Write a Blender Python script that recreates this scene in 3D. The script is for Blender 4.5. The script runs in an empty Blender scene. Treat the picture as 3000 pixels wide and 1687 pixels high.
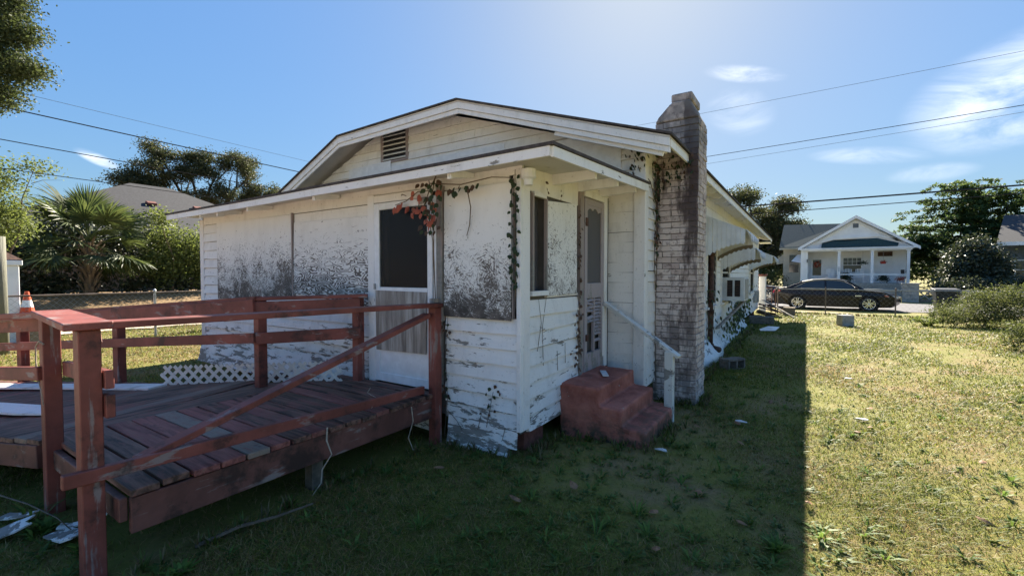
import bpy, math, random
import numpy as np
from mathutils import Vector, Matrix
C = bpy.context.scene.collection
R = math.radians
# ------------------------------------------------------------------ camera, world, sun, exposure
cam = bpy.data.objects.new('camera', bpy.data.cameras.new('camera'))
C.objects.link(cam)
cam.data.sensor_width = 36.0
cam.data.lens = 15.86
cam.data.clip_start = 0.05
cam.data.clip_end = 2000.0
cam.location = (0, 0, 1.6)
cam.rotation_euler = (R(90 - 1.74), 0, R(33.127))
bpy.context.scene.camera = cam
SUN_AZ = 16.5      # degrees to the left of +Y
SUN_EL = 35.5
world = bpy.data.worlds.new('World')
bpy.context.scene.world = world
world.use_nodes = True
sun = bpy.data.objects.new('sun', bpy.data.lights.new('sun', 'SUN'))
C.objects.link(sun)
sun.data.energy = 3.35
sun.data.angle = R(0.5)
sun.data.color = (1.0, 0.91, 0.76)
sd = Vector((-math.sin(R(SUN_AZ)) * math.cos(R(SUN_EL)), math.cos(R(SUN_AZ)) * math.cos(R(SUN_EL)), math.sin(R(SUN_EL))))
sun.rotation_euler = sd.to_track_quat('Z', 'Y').to_euler()
sun.location = (0, 0, 30)
vs = bpy.context.scene.view_settings
vs.view_transform = 'Standard'
vs.look = 'None'
vs.exposure = 2.53
vs.gamma = 1.0
vs.use_curve_mapping = False


class NT:
    """short-hand for node trees"""
    def __init__(s, tree):
        s.t = tree
        s.t.nodes.clear()

    def n(s, kind, props=None, **inp):
        nd = s.t.nodes.new(kind)
        for k, v in (props or {}).items():
            setattr(nd, k, v)
        for k, v in inp.items():
            s.set(nd, k, v)
        return nd

    def set(s, nd, k, v):
        if k[0] == '_' and k[1:].isdigit():
            k = int(k[1:])
        else:
            k = k.replace('_', ' ') if k not in nd.inputs else k
        sock = nd.inputs[k]
        if isinstance(v, bpy.types.NodeSocket):
            s.t.links.new(v, sock)
        elif isinstance(v, bpy.types.Node):
            s.t.links.new(v.outputs[0], sock)
        else:
            sock.default_value = v if not (isinstance(v, tuple) and len(v) == 3 and sock.type == 'RGBA') else (*v, 1)

    def math(s, op, a, b=0.0, clamp=False):
        return s.n('ShaderNodeMath', dict(operation=op, use_clamp=clamp), _0=a, _1=b).outputs[0]

    def vmath(s, op, a, b=(0, 0, 0)):
        nd = s.n('ShaderNodeVectorMath', dict(operation=op), _0=a, _1=b)
        return nd.outputs[1] if op in ('DOT_PRODUCT', 'LENGTH') else nd.outputs[0]

    def mix(s, fac, a, b, blend='MIX'):
        nd = s.n('ShaderNodeMix', dict(data_type='RGBA', blend_type=blend))
        s.set(nd, '_0', fac)
        s.set(nd, '_6', a)
        s.set(nd, '_7', b)
        return nd.outputs[2]

    def ramp(s, fac, lo, hi, a=0.0, b=1.0):
        nd = s.n('ShaderNodeMapRange', dict(clamp=True, interpolation_type='SMOOTHSTEP'), _0=fac, _1=lo, _2=hi, _3=a, _4=b)
        return nd.outputs[0]

    def noise(s, vec, scale, detail=4.0, rough=0.55, dist=0.0):
        return s.n('ShaderNodeTexNoise', None, Vector=vec, Scale=scale, Detail=detail, Roughness=rough, Distortion=dist).outputs[0]

    def scale(s, vec, sc):
        return s.vmath('MULTIPLY', vec, sc)


w = NT(world.node_tree)
sky = w.n('ShaderNodeTexSky', dict(sky_type='NISHITA', sun_disc=False))
sky.sun_elevation = R(SUN_EL)
sky.sun_rotation = R(-SUN_AZ)
sky.air_density = 1.0
sky.dust_density = 0.6
sky.ozone_density = 1.6
geo = w.n('ShaderNodeTexCoord').outputs['Generated']
clouds = None
nz = w.noise(w.scale(geo, (7.0, 7.0, 22.0)), 1.0, 8.0, 0.62, 0.7)
# thin wisps of cirrus: direction (azimuth to the left of +Y, elevation), half width, half height, tilt, density
for az, el, sw, sh, tilt, dens in ((-15.2, 15.2, 7.0, 4.0, 14, 0.72), (-21.5, 21.8, 8.5, 2.6, 44, 0.62), (6.2, 21.3, 3.6, 0.8, -14, 0.5),
                                   (6.6, 17.6, 3.2, 2.2, -20, 0.32), (75.5, 10.6, 1.5, 0.5, -22, 0.9), (-5.0, 11.6, 4.5, 0.8, -8, 0.28), (-9.5, 9.3, 3.0, 0.8, 0, 0.3)):
    a, e, t = R(az), R(el), R(tilt)
    c = Vector((-math.sin(a) * math.cos(e), math.cos(a) * math.cos(e), math.sin(e)))
    rt = Vector((math.cos(a), math.sin(a), 0))
    up = c.cross(rt) * -1
    up = Vector((math.sin(a) * math.sin(e), -math.cos(a) * math.sin(e), math.cos(e)))
    u1 = (rt * math.cos(t) + up * math.sin(t)) / math.sin(R(sw))
    u2 = (-rt * math.sin(t) + up * math.cos(t)) / math.sin(R(sh))
    d = w.vmath('SUBTRACT', geo, tuple(c))
    x = w.vmath('DOT_PRODUCT', d, tuple(u1))
    y = w.vmath('DOT_PRODUCT', d, tuple(u2))
    rr = w.math('ADD', w.math('MULTIPLY', x, x), w.math('MULTIPLY', y, y))
    front = w.math('GREATER_THAN', w.vmath('DOT_PRODUCT', geo, tuple(c)), 0.6)
    g = w.math('MULTIPLY', w.ramp(rr, 0.0, 1.5, dens, 0.0), front)
    clouds = g if clouds is None else w.math('MAXIMUM', clouds, g)
cl = w.math('MULTIPLY', clouds, w.ramp(nz, 0.30, 0.74), True)
# deepen and even out the blue of the whole dome, as the photograph's exposure does
lum = w.n('ShaderNodeRGBToBW', None, _0=sky.outputs[0]).outputs[0]
gain = w.math('POWER', w.math('DIVIDE', w.math('MAXIMUM', lum, 0.05), 3.3), -0.62)
flat = w.vmath('MULTIPLY', sky.outputs[0], w.n('ShaderNodeCombineXYZ', None, _0=gain, _1=gain, _2=gain).outputs[0])
deep = w.n('ShaderNodeHueSaturation', None, Saturation=1.10, Color=w.vmath('MULTIPLY', flat, (0.84, 0.98, 1.09))).outputs[0]
skyc = w.mix(cl, deep, (10.5, 10.8, 11.4))
bg = w.n('ShaderNodeBackground', None, Color=skyc, Strength=0.0255)
w.n('ShaderNodeOutputWorld', None, Surface=bg)

# ------------------------------------------------------------------ helpers
ORG = {}


def org(o):
    return ORG.get(o.name, Vector((0, 0, 0))) if o is not None else Vector((0, 0, 0))


class MB:
    def __init__(s):
        s.v = []
        s.f = []

    def add(s, vs_, fs):
        k = len(s.v)
        s.v += [tuple(p) for p in vs_]
        s.f += [tuple(i + k for i in f) for f in fs]
        return s

    def obox(s, c, ax, ay, az):
        c, ax, ay, az = Vector(c), Vector(ax), Vector(ay), Vector(az)
        vs_ = [c + ax * i + ay * j + az * k for k in (-1, 1) for j in (-1, 1) for i in (-1, 1)]
        if ax.cross(ay).dot(az) < 0:
            return s.add(vs_, [(0, 1, 3, 2), (4, 6, 7, 5), (0, 4, 5, 1), (2, 3, 7, 6), (0, 2, 6, 4), (1, 5, 7, 3)])
        return s.add(vs_, [(0, 2, 3, 1), (4, 5, 7, 6), (0, 1, 5, 4), (2, 6, 7, 3), (0, 4, 6, 2), (1, 3, 7, 5)])

    def box(s, x0, x1, y0, y1, z0, z1):
        return s.obox(((x0 + x1) / 2, (y0 + y1) / 2, (z0 + z1) / 2), ((x1 - x0) / 2, 0, 0), (0, (y1 - y0) / 2, 0), (0, 0, (z1 - z0) / 2))

    def bar(s, p0, p1, w_, h, up=(0, 0, 1)):
        p0, p1, up = Vector(p0), Vector(p1), Vector(up)
        d = p1 - p0
        side = d.cross(up).normalized()
        u = side.cross(d).normalized()
        return s.obox((p0 + p1) / 2, d / 2, side * (w_ / 2), u * (h / 2))

    def tube(s, pts, r, n=6, cap=True):
        pts = [Vector(p) for p in pts]
        if not hasattr(r, '__len__'):
            r = [r] * len(pts)
        k = len(s.v)
        ref = None
        for i, p in enumerate(pts):
            d = (pts[min(i + 1, len(pts) - 1)] - pts[max(i - 1, 0)]).normalized()
            if ref is None:
                ref = d.orthogonal().normalized()
            a = (ref - d * ref.dot(d))
            a = a.normalized() if a.length > 1e-6 else d.orthogonal().normalized()
            ref = a
            b = d.cross(a)
            for j in range(n):
                t = 2 * math.pi * j / n
                s.v.append(tuple(p + (a * math.cos(t) + b * math.sin(t)) * r[i]))
        for i in range(len(pts) - 1):
            for j in range(n):
                s.f.append((k + i * n + j, k + i * n + (j + 1) % n, k + (i + 1) * n + (j + 1) % n, k + (i + 1) * n + j))
        if cap:
            s.f.append(tuple(k + j for j in reversed(range(n))))
            s.f.append(tuple(k + (len(pts) - 1) * n + j for j in range(n)))
        return s

    def prism(s, poly, off):
        poly = [Vector(p) for p in poly]
        off = Vector(off)
        n = len(poly)
        nrm = Vector((0, 0, 0))
        for i in range(n):
            nrm += poly[i].cross(poly[(i + 1) % n])
        if nrm.dot(off) > 0:
            poly.reverse()
        vs_ = poly + [p + off for p in poly]
        return s.add(vs_, [tuple(range(n)), tuple(reversed(range(n, 2 * n)))] + [(i, i + n, (i + 1) % n + n, (i + 1) % n)for i in range(n)])

    def lathe(s, prof, c=(0, 0, 0), n=16, axis='z'):
        k = len(s.v)
        c = Vector(c)
        for (r, h) in prof:
            for j in range(n):
                t = 2 * math.pi * j / n
                q = Vector((r * math.cos(t), r * math.sin(t), h))
                if axis == 'y':
                    q = Vector((q.x, -q.z, q.y))
                s.v.append(tuple(c + q))
        for i in range(len(prof) - 1):
            for j in range(n):
                s.f.append((k + i * n + j, k + i * n + (j + 1) % n, k + (i + 1) * n + (j + 1) % n, k + (i + 1) * n + j))
        return s

    def mesh(s, name, m=None, o=(0, 0, 0), smooth=False):
        o = Vector(o)
        me = bpy.data.meshes.new(name)
        me.from_pydata([tuple(Vector(p) - o) for p in s.v], [], s.f)
        if m:
            me.materials.append(m)
        if smooth:
            me.polygons.foreach_set('use_smooth', [True] * len(me.polygons))
        me.update()
        return me

    def build(s, name, m, parent=None, smooth=False, bevel=0.0, seg=1, **props):
        ob = bpy.data.objects.new(name, s.mesh(name, m, org(parent), smooth))
        C.objects.link(ob)
        link(ob, parent)
        if bevel:
            b = ob.modifiers.new('bevel', 'BEVEL')
            b.width = bevel
            b.segments = seg
            b.limit_method = 'ANGLE'
            b.angle_limit = R(35)
        for k, v in props.items():
            ob[k] = v
        return ob


def link(ob, parent):
    if parent is not None:
        ob.parent = parent
        ORG[ob.name] = org(parent)


def thing(name, label, cat, loc=(0, 0, 0), group=None):
    o = bpy.data.objects.new(name, None)
    C.objects.link(o)
    o.empty_display_size = 0.1
    o.location = loc
    ORG[o.name] = Vector(loc)
    o['label'] = label
    o['category'] = cat
    if group:
        o['group'] = group
    return o


def tag(o, label=None, cat=None, group=None, kind=None):
    for k, v in (('label', label), ('category', cat), ('group', group), ('kind', kind)):
        if v:
            o[k] = v
    return o


def copy_tree(o, parent=None):
    c = o.copy()
    C.objects.link(c)
    if parent is not None:
        c.parent = parent
    for ch in list(o.children):
        copy_tree(ch, c)
    return c


# ------------------------------------------------------------------ materials
def material(name):
    m = bpy.data.materials.new(name)
    m.use_nodes = True
    return m, NT(m.node_tree)


def finish(m, t, col, rough=0.7, bump=None, bstr=0.3, bdist=0.01, metal=0.0, spec=0.3, **kw):
    p = t.n('ShaderNodeBsdfPrincipled', None, Roughness=rough, Metallic=metal)
    t.set(p, 'Base Color', col)
    t.set(p, 'Specular IOR Level', spec)
    for k, v in kw.items():
        t.set(p, k.replace('_', ' '), v)
    if bump is not None:
        b = t.n('ShaderNodeBump', None, Strength=bstr, Distance=bdist, Height=bump)
        t.set(p, 'Normal', b.outputs[0])
    t.n('ShaderNodeOutputMaterial', None, Surface=p.outputs[0])
    return m


def pos(t):
    return t.n('ShaderNodeNewGeometry').outputs['Position']


def zof(t, p):
    return t.n('ShaderNodeSeparateXYZ', None, _0=p).outputs[2]


def rnd(t):
    return t.n('ShaderNodeObjectInfo').outputs['Random']


def plain(name, col, rough=0.6, var=0.12, scale=9.0, metal=0.0, spec=0.3, bstr=0.15, **kw):
    m, t = material(name)
    p = pos(t)
    n1 = t.noise(p, scale, 6.0, 0.6)
    lo = tuple(c * (1 - var) for c in col)
    hi = tuple(min(1, c * (1 + var)) for c in col)
    c = t.mix(t.ramp(n1, 0.3, 0.7), lo, hi)
    return finish(m, t, c, rough, t.noise(p, scale * 6, 3.0), bstr, 0.003, metal, spec, **kw)


def white_wood(name, base=(0.80, 0.79, 0.765), peel=0.5, zlow=0.0, zhigh=1.5, mildew=0.5, grain=(3.6, 3.6, 17.0)):
    """old white paint: streaks of grime, flaking patches that are denser low on the wall, grey wood beneath, green mildew in spots"""
    m, t = material(name)
    p = pos(t)
    z = zof(t, p)
    r = rnd(t)
    off = t.vmath('ADD', p, t.n('ShaderNodeCombineXYZ', None, _0=t.math('MULTIPLY', r, 7.0), _1=t.math('MULTIPLY', r, 13.0), _2=0.0).outputs[0])
    grime = t.noise(t.scale(off, (5.0, 5.0, 1.3)), 1.0, 8.0, 0.65)
    c = t.mix(t.ramp(grime, 0.46, 0.82, 0.0, 0.5), base, (0.36, 0.345, 0.31))
    c = t.mix(t.math('MULTIPLY', r, 0.16), c, (0.6, 0.54, 0.52))
    low = t.ramp(z, zlow, zhigh, 1.0, 0.0)
    pk = t.noise(t.scale(off, grain), 1.0, 9.0, 0.68, 0.4)
    big = t.noise(t.scale(p, (1.1, 1.1, 2.0)), 1.0, 3.0)
    th = t.math('SUBTRACT', 0.70 - 0.05 * peel, t.math('MULTIPLY', low, 0.15 * peel))
    th = t.math('SUBTRACT', th, t.math('MULTIPLY', t.math('SUBTRACT', big, 0.5), 0.26))
    fl = t.noise(t.scale(off, tuple(q * 3.1 for q in grain)), 1.0, 6.0, 0.7)
    th = t.math('SUBTRACT', th, t.math('MULTIPLY', t.math('SUBTRACT', fl, 0.5), 0.16))
    mask = t.ramp(t.math('SUBTRACT', pk, th), -0.004, 0.012)
    woodc = t.mix(t.noise(t.scale(p, (6, 6, 60)), 1.0, 4.0), (0.13, 0.125, 0.115), (0.34, 0.32, 0.29))
    c = t.mix(mask, c, woodc)
    gm = t.noise(t.scale(off, (3.5, 3.5, 6.0)), 1.0, 8.0, 0.7)
    gmask = t.math('MULTIPLY', t.ramp(gm, 0.54, 0.70), t.math('MULTIPLY', t.ramp(z, zlow, zlow + 1.0, 1.0, 0.0), mildew))
    c = t.mix(gmask, c, (0.085, 0.095, 0.05))
    c = t.mix(t.math('MULTIPLY', t.ramp(t.noise(p, 38.0, 4.0), 0.62, 0.72), 0.35), c, (0.2, 0.19, 0.17))
    h = t.math('SUBTRACT', t.noise(t.scale(p, (9, 9, 70)), 1.0, 4.0), t.math('MULTIPLY', mask, 1.3))
    return finish(m, t, c, 0.62, h, 0.45, 0.006)


def osb(name, z0, z1, amount=1.0, ply=False, axis='x'):
    """painted strand board whose paint has worn off the chips, more towards its splashed lower edge"""
    m, t = material(name)
    p = pos(t)
    z = zof(t, p)
    if axis == 'x':
        uv = t.scale(p, (1.0, 0.0, 1.0))
    else:
        sx = t.n('ShaderNodeSeparateXYZ', None, _0=p)
        uv = t.n('ShaderNodeCombineXYZ', None, _0=sx.outputs[1], _1=0.0, _2=sx.outputs[2]).outputs[0]
    if ply:
        n0 = t.noise(t.scale(uv, (1.7, 1.0, 5.5)), 1.0, 3.0, 0.5)
        wv = t.math('SINE', t.math('MULTIPLY', n0, 150.0))
        str_ = t.math('ADD', t.math('MULTIPLY', wv, 0.22), t.noise(t.scale(uv, (7, 1, 20)), 1.0, 7.0, 0.65))
        str_ = t.math('ADD', t.math('MULTIPLY', str_, 0.75), 0.13)
    else:
        acc = None
        for cell, along, cross, seed in ((10.0, 11.0, 62.0, 0.0), (14.0, 15.0, 88.0, 3.3), (20.0, 22.0, 125.0, 7.1)):
            q = t.vmath('ADD', uv, (seed, 0, seed * 0.7))
            wob = t.n('ShaderNodeTexNoise', None, Vector=q, Scale=9.0, Detail=2.0).outputs[1]
            q2 = t.vmath('ADD', q, t.vmath('MULTIPLY', t.vmath('SUBTRACT', wob, (0.5, 0.5, 0.5)), (0.09, 0.0, 0.09)))
            vo = t.n('ShaderNodeTexVoronoi', None, Vector=q2, Scale=cell, Randomness=1.0)
            ang = t.math('MULTIPLY', t.n('ShaderNodeSeparateColor', None, _0=vo.outputs['Color']).outputs[0], 6.283)
            ro = t.n('ShaderNodeVectorRotate', dict(rotation_type='AXIS_ANGLE'), Vector=q, Axis=(0, 1, 0), Angle=ang)
            s_ = t.noise(t.scale(ro.outputs[0], (along, 1.0, cross)), 1.0, 3.0, 0.55, 0.25)
            acc = s_ if acc is None else t.math('MAXIMUM', acc, t.math('SUBTRACT', s_, 0.02))
        str_ = t.math('ADD', t.math('MULTIPLY', t.math('SUBTRACT', acc, 0.60), 1.7), 0.5)
    big = t.noise(uv, 2.2, 4.0, 0.6)
    wear = t.ramp(z, z0, z1, 1.0, 0.0)
    wear = t.math('MULTIPLY', wear, t.ramp(t.math('ADD', t.math('MULTIPLY', big, 0.6), t.math('MULTIPLY', t.noise(uv, 7.0, 5.0, 0.65), 0.4)), 0.32, 0.66, 0.45, 1.2))
    th = t.math('SUBTRACT', 0.72, t.math('MULTIPLY', wear, 0.38 * amount))
    mask = t.ramp(t.math('SUBTRACT', str_, th), -0.03, 0.10)
    grime = t.noise(t.scale(uv, (4, 1, 1.6)), 1.0, 7.0, 0.65)
    c = t.mix(t.ramp(grime, 0.45, 0.8, 0.0, 0.4), (0.78, 0.765, 0.735), (0.50, 0.48, 0.45))
    chip = t.mix(t.noise(uv, 40.0, 4.0), (0.05, 0.043, 0.040), (0.24, 0.205, 0.18))
    c = t.mix(mask, c, chip)
    low = t.ramp(z, z0 - 0.02, z0 + 0.42, 1.0, 0.0)
    blk = t.math('MULTIPLY', t.ramp(t.noise(uv, 5.0, 8.0, 0.7), 0.42, 0.62), t.math('MULTIPLY', low, 0.8 * amount))
    c = t.mix(blk, c, (0.05, 0.047, 0.043))
    return finish(m, t, c, 0.75, t.math('SUBTRACT', 0.0, mask), 0.5, 0.004)


def red_wood(name, grain, wear=0.5, base=(0.215, 0.062, 0.046), dirt=0.36):
    m, t = material(name)
    p = pos(t)
    r = rnd(t)
    off = t.vmath('ADD', p, t.n('ShaderNodeCombineXYZ', None, _0=t.math('MULTIPLY', r, 9.0), _1=t.math('MULTIPLY', r, 5.0), _2=t.math('MULTIPLY', r, 3.0)).outputs[0])
    g = t.noise(t.scale(off, grain), 1.0, 7.0, 0.62, 0.3)
    b = t.noise(off, 2.6, 5.0, 0.6)
    c = t.mix(t.ramp(b, 0.3, 0.7), tuple(x * 0.66 for x in base), tuple(x * 1.25 for x in base))
    mask = t.ramp(t.math('ADD', t.math('MULTIPLY', g, 0.65), t.math('MULTIPLY', b, 0.35)), 0.585 - 0.06 * wear, 0.64 - 0.06 * wear)
    c = t.mix(t.math('MULTIPLY', mask, 0.8), c, (0.27, 0.225, 0.205))
    dk = t.ramp(t.noise(off, 3.7, 8.0, 0.7), 0.57 - 0.14 * dirt, 0.72 - 0.14 * dirt)
    c = t.mix(t.math('MULTIPLY', dk, 0.75), c, (0.022, 0.017, 0.015))
    return finish(m, t, c, 0.55, t.math('SUBTRACT', g, t.math('MULTIPLY', mask, 0.6)), 0.4, 0.004, spec=0.35)


def deck_wood(name, grain, greys=0.72):
    m, t = material(name)
    p = pos(t)
    r = rnd(t)
    r2 = t.math('FRACT', t.math('MULTIPLY', r, 7.31))
    off = t.vmath('ADD', p, t.n('ShaderNodeCombineXYZ', None, _0=t.math('MULTIPLY', r, 9.0), _1=t.math('MULTIPLY', r, 5.0), _2=0.0).outputs[0])
    g = t.noise(t.scale(off, grain), 1.0, 8.0, 0.65, 0.4)
    b = t.noise(off, 2.4, 5.0, 0.6)
    red = t.mix(t.ramp(g, 0.3, 0.7), (0.11, 0.035, 0.028), (0.36, 0.13, 0.105))
    grey = t.mix(g, (0.11, 0.086, 0.066), (0.36, 0.295, 0.235))
    dark = t.mix(t.ramp(g, 0.3, 0.72), (0.018, 0.011, 0.008), (0.235, 0.125, 0.090))
    c = t.mix(t.ramp(r2, 0.28, 0.34), red, dark)
    c = t.mix(t.ramp(r2, greys, greys + 0.04), c, grey)
    wearm = t.ramp(t.math('ADD', t.math('MULTIPLY', g, 0.6), t.math('MULTIPLY', b, 0.4)), 0.50, 0.60)
    c = t.mix(t.math('MULTIPLY', wearm, t.ramp(r, 0.0, 1.0, 0.25, 0.9)), c, dark)
    rm = t.ramp(t.math('ADD', t.math('MULTIPLY', t.noise(off, 4.0, 6.0, 0.7), 0.5), t.math('MULTIPLY', t.noise(t.scale(off, tuple(q * 0.6 for q in grain)), 1.3, 5.0, 0.6), 0.5)), 0.52, 0.58)
    c = t.mix(t.math('MULTIPLY', rm, 0.6), c, (0.25, 0.088, 0.070))
    moss = t.ramp(t.noise(p, 6.0, 8.0, 0.75), 0.56, 0.68)
    c = t.mix(t.math('MULTIPLY', moss, 0.7), c, (0.018, 0.017, 0.012))
    return finish(m, t, c, 0.62, g, 0.55, 0.005, spec=0.35)


def brick_mat(name):
    m, t = material(name)
    p = pos(t)
    r = rnd(t)
    z = zof(t, p)
    c = t.mix(r, (0.64, 0.56, 0.52), (0.44, 0.355, 0.32))
    fl = t.ramp(t.noise(p, 13.0, 8.0, 0.7), 0.5, 0.62)
    c = t.mix(t.math('MULTIPLY', fl, 0.7), c, (0.17, 0.125, 0.115))
    x = t.n('ShaderNodeSeparateXYZ', None, _0=p).outputs[0]
    run = t.math('ADD', t.noise(t.scale(p, (4.5, 4.5, 0.9)), 1.0, 7.0, 0.65), t.math('MULTIPLY', t.ramp(x, -1.55, -1.05), 0.12))
    st = t.math('MULTIPLY', t.ramp(run, 0.51, 0.63), t.ramp(t.n('ShaderNodeSeparateXYZ', None, _0=p).outputs[1], 5.80, 5.86, 1.0, 0.12))
    c = t.mix(t.math('MULTIPLY', st, t.ramp(z, 0.2, 2.9, 0.6, 0.97)), c, (0.055, 0.038, 0.040))
    c = t.mix(t.math('MULTIPLY', t.ramp(z, 2.95, 3.35, 0.0, 0.75), t.ramp(t.noise(p, 8.0, 6.0), 0.3, 0.6, 0.35, 1.0)), c, (0.15, 0.15, 0.155))
    moss = t.math('MULTIPLY', t.ramp(t.noise(p, 9.0, 7.0, 0.7), 0.5, 0.62), t.ramp(z, 0.0, 1.1, 0.8, 0.0))
    c = t.mix(moss, c, (0.07, 0.065, 0.045))
    return finish(m, t, c, 0.85, t.noise(p, 55.0, 5.0, 0.7), 0.6, 0.006)


def leaf_mat(name, c1, c2, trans=0.45, rough=0.62, spec=0.25, glow=0.12):
    m, t = material(name)
    at = t.n('ShaderNodeAttribute', dict(attribute_name='tint')).outputs['Fac']
    c = t.mix(at, c1, c2)
    p = t.n('ShaderNodeBsdfPrincipled', None, Roughness=rough)
    t.set(p, 'Base Color', c)
    t.set(p, 'Specular IOR Level', spec)
    tr = t.n('ShaderNodeBsdfTranslucent', None, Color=t.mix(glow, c, (0.28, 0.30, 0.03), 'ADD'))
    mx = t.n('ShaderNodeMixShader', None, _0=trans, _1=p.outputs[0], _2=tr.outputs[0])
    t.n('ShaderNodeOutputMaterial', None, Surface=mx.outputs[0])
    return m


def bark_mat(name, c1, c2, sc=(8, 8, 2.2)):
    m, t = material(name)
    p = pos(t)
    g = t.noise(t.scale(p, sc), 1.0, 8.0, 0.7, 0.5)
    return finish(m, t, t.mix(g, c1, c2), 0.9, g, 0.8, 0.03)


M = {}
M['siding'] = white_wood('white_siding', peel=1.0, zhigh=1.4, mildew=0.75)
M['siding_side'] = white_wood('white_siding_side', peel=0.55, zhigh=1.0, mildew=0.35)
M['gable'] = white_wood('white_gable_boards', peel=0.28, zlow=3.0, zhigh=3.6, mildew=0.0)
M['trim'] = white_wood('white_trim', (0.80, 0.79, 0.77), peel=0.25, zhigh=0.9, mildew=0.5, grain=(9, 9, 3))
M['fascia'] = white_wood('white_fascia', (0.80, 0.795, 0.78), peel=0.35, zlow=2.3, zhigh=4.4, mildew=0.0, grain=(2, 2, 9))
M['plain_board'] = white_wood('cream_boards', (0.79, 0.775, 0.74), peel=0.3, zhigh=0.9, mildew=0.3)
M['door_wood'] = white_wood('old_door_paint', (0.34, 0.295, 0.305), peel=0.95, zhigh=2.6, mildew=0.1, grain=(10, 10, 3))
M['jamb_wood'] = white_wood('weathered_jamb', (0.27, 0.215, 0.20), peel=1.5, zhigh=3.0, mildew=0.3, grain=(10, 10, 2))
M['osb_low'] = osb('worn_strand_board', 1.2, 2.5, 1.3)
M['osb_left'] = osb('worn_strand_board_b', 1.25, 2.6, 1.28)
M['osb_side'] = osb('worn_strand_board_c', 1.2, 3.1, 1.0, axis='y')
M['ply'] = osb('worn_plywood', 1.28, 2.25, 0.95, ply=True)
M['rail_white'] = white_wood('weathered_white_rail', (0.62, 0.62, 0.58), peel=0.9, zhigh=2.5, mildew=0.6, grain=(6, 6, 6))
M['white_metal'] = plain('white_metal', (0.74, 0.75, 0.76), 0.4, 0.08, spec=0.5)
M['grey_metal'] = plain('galvanised_steel', (0.36, 0.37, 0.38), 0.45, 0.2, metal=0.6)
M['rust'] = plain('rusty_iron', (0.085, 0.045, 0.032), 0.8, 0.5, 14.0)
M['rustrail'] = plain('rusty_rail', (0.16, 0.125, 0.105), 0.7, 0.4, 6.0)
M['shingle'] = plain('dark_shingles', (0.065, 0.055, 0.052), 0.9, 0.35, 25.0, bstr=0.5)
M['shingle_green'] = plain('green_shingles', (0.032, 0.062, 0.068), 0.9, 0.2, 12.0, bstr=0.4)
M['shingle_grey'] = plain('grey_shingles', (0.048, 0.048, 0.053), 0.9, 0.18, 8.0, bstr=0.4)
M['dark'] = plain('dark_interior', (0.02, 0.02, 0.022), 0.9)
M['inside'] = plain('bare_inside', (0.10, 0.09, 0.08), 0.9)
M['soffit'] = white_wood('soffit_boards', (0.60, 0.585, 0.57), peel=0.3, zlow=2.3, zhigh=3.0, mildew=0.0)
M['awning'] = plain('white_aluminium', (0.62, 0.64, 0.66), 0.45, 0.10, 5.0, spec=0.5)
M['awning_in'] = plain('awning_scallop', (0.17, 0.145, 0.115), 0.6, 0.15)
M['rail_v'] = red_wood('red_paint_upright', (16, 16, 2.0), 0.55)
M['rail_x'] = red_wood('red_paint_rail', (5, 5, 16), 0.45)
M['beam'] = red_wood('red_paint_beam', (9, 2.0, 16), 0.65, (0.17, 0.070, 0.054), dirt=0.75)
M['deck_x'] = deck_wood('deck_boards', (2.2, 22, 22))
M['deck_y'] = deck_wood('platform_boards', (22, 2.2, 22), 0.93)
M['bareboard'] = plain('bare_treated_wood', (0.12, 0.10, 0.075), 0.85, 0.35, 12.0)
M['brick'] = brick_mat('painted_old_brick')
M['mortar'] = plain('mortar', (0.15, 0.13, 0.12), 0.95, 0.4, 20.0, bstr=0.6)
M['redbrick'] = plain('red_pier_paint', (0.17, 0.065, 0.05), 0.85, 0.35, 12.0, bstr=0.4)
M['concrete'] = plain('concrete', (0.33, 0.32, 0.30), 0.9, 0.22, 10.0, bstr=0.5)
M['cinder'] = plain('cinder_block', (0.15, 0.13, 0.11), 0.95, 0.35, 18.0, bstr=0.6)
M['asphalt'] = plain('pale_asphalt', (0.105, 0.10, 0.108), 0.9, 0.12, 3.0, bstr=0.4)
M['black_plastic'] = plain('black_plastic', (0.02, 0.023, 0.03), 0.45)
M['rubber'] = plain('rubber', (0.012, 0.012, 0.012), 0.8)
M['chrome'] = plain('chrome', (0.62, 0.63, 0.66), 0.22, 0.05, metal=0.9)
M['wire'] = plain('black_cable', (0.015, 0.015, 0.017), 0.6)
M['wirelight'] = plain('thin_cable', (0.16, 0.19, 0.24), 0.6)
M['tan'] = plain('tan_wall', (0.26, 0.20, 0.145), 0.85, 0.2, 2.0)
M['beige'] = plain('beige_wall', (0.47, 0.42, 0.33), 0.8, 0.1, 2.0)
M['white_house'] = plain('clean_white_paint', (0.80, 0.81, 0.83), 0.6, 0.06, 1.5)
M['bluegrey'] = plain('blue_grey_boards', (0.16, 0.19, 0.23), 0.7, 0.15, 2.0)
M['red_plastic'] = plain('red_plastic', (0.42, 0.05, 0.035), 0.5)
M['orange'] = plain('orange_vinyl', (0.62, 0.09, 0.03), 0.55)
M['wreath'] = plain('autumn_wreath_leaves', (0.30, 0.06, 0.035), 0.8, 0.5, 40.0)
M['vinyl'] = plain('cream_vinyl', (0.66, 0.63, 0.57), 0.45, 0.1, 20.0)
M['paper'] = plain('pale_litter', (0.60, 0.60, 0.60), 0.8, 0.1)
M['brownleaf'] = plain('dry_leaf', (0.22, 0.115, 0.06), 0.7, 0.4, 30.0)
M['stem'] = plain('dry_stem', (0.13, 0.095, 0.065), 0.85, 0.3, 30.0)
M['palestem'] = plain('pale_root', (0.36, 0.30, 0.23), 0.85, 0.3, 30.0)
M['redleaf'] = leaf_mat('red_creeper_leaf', (0.40, 0.105, 0.07), (0.56, 0.20, 0.13), 0.25, glow=0.0)
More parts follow.
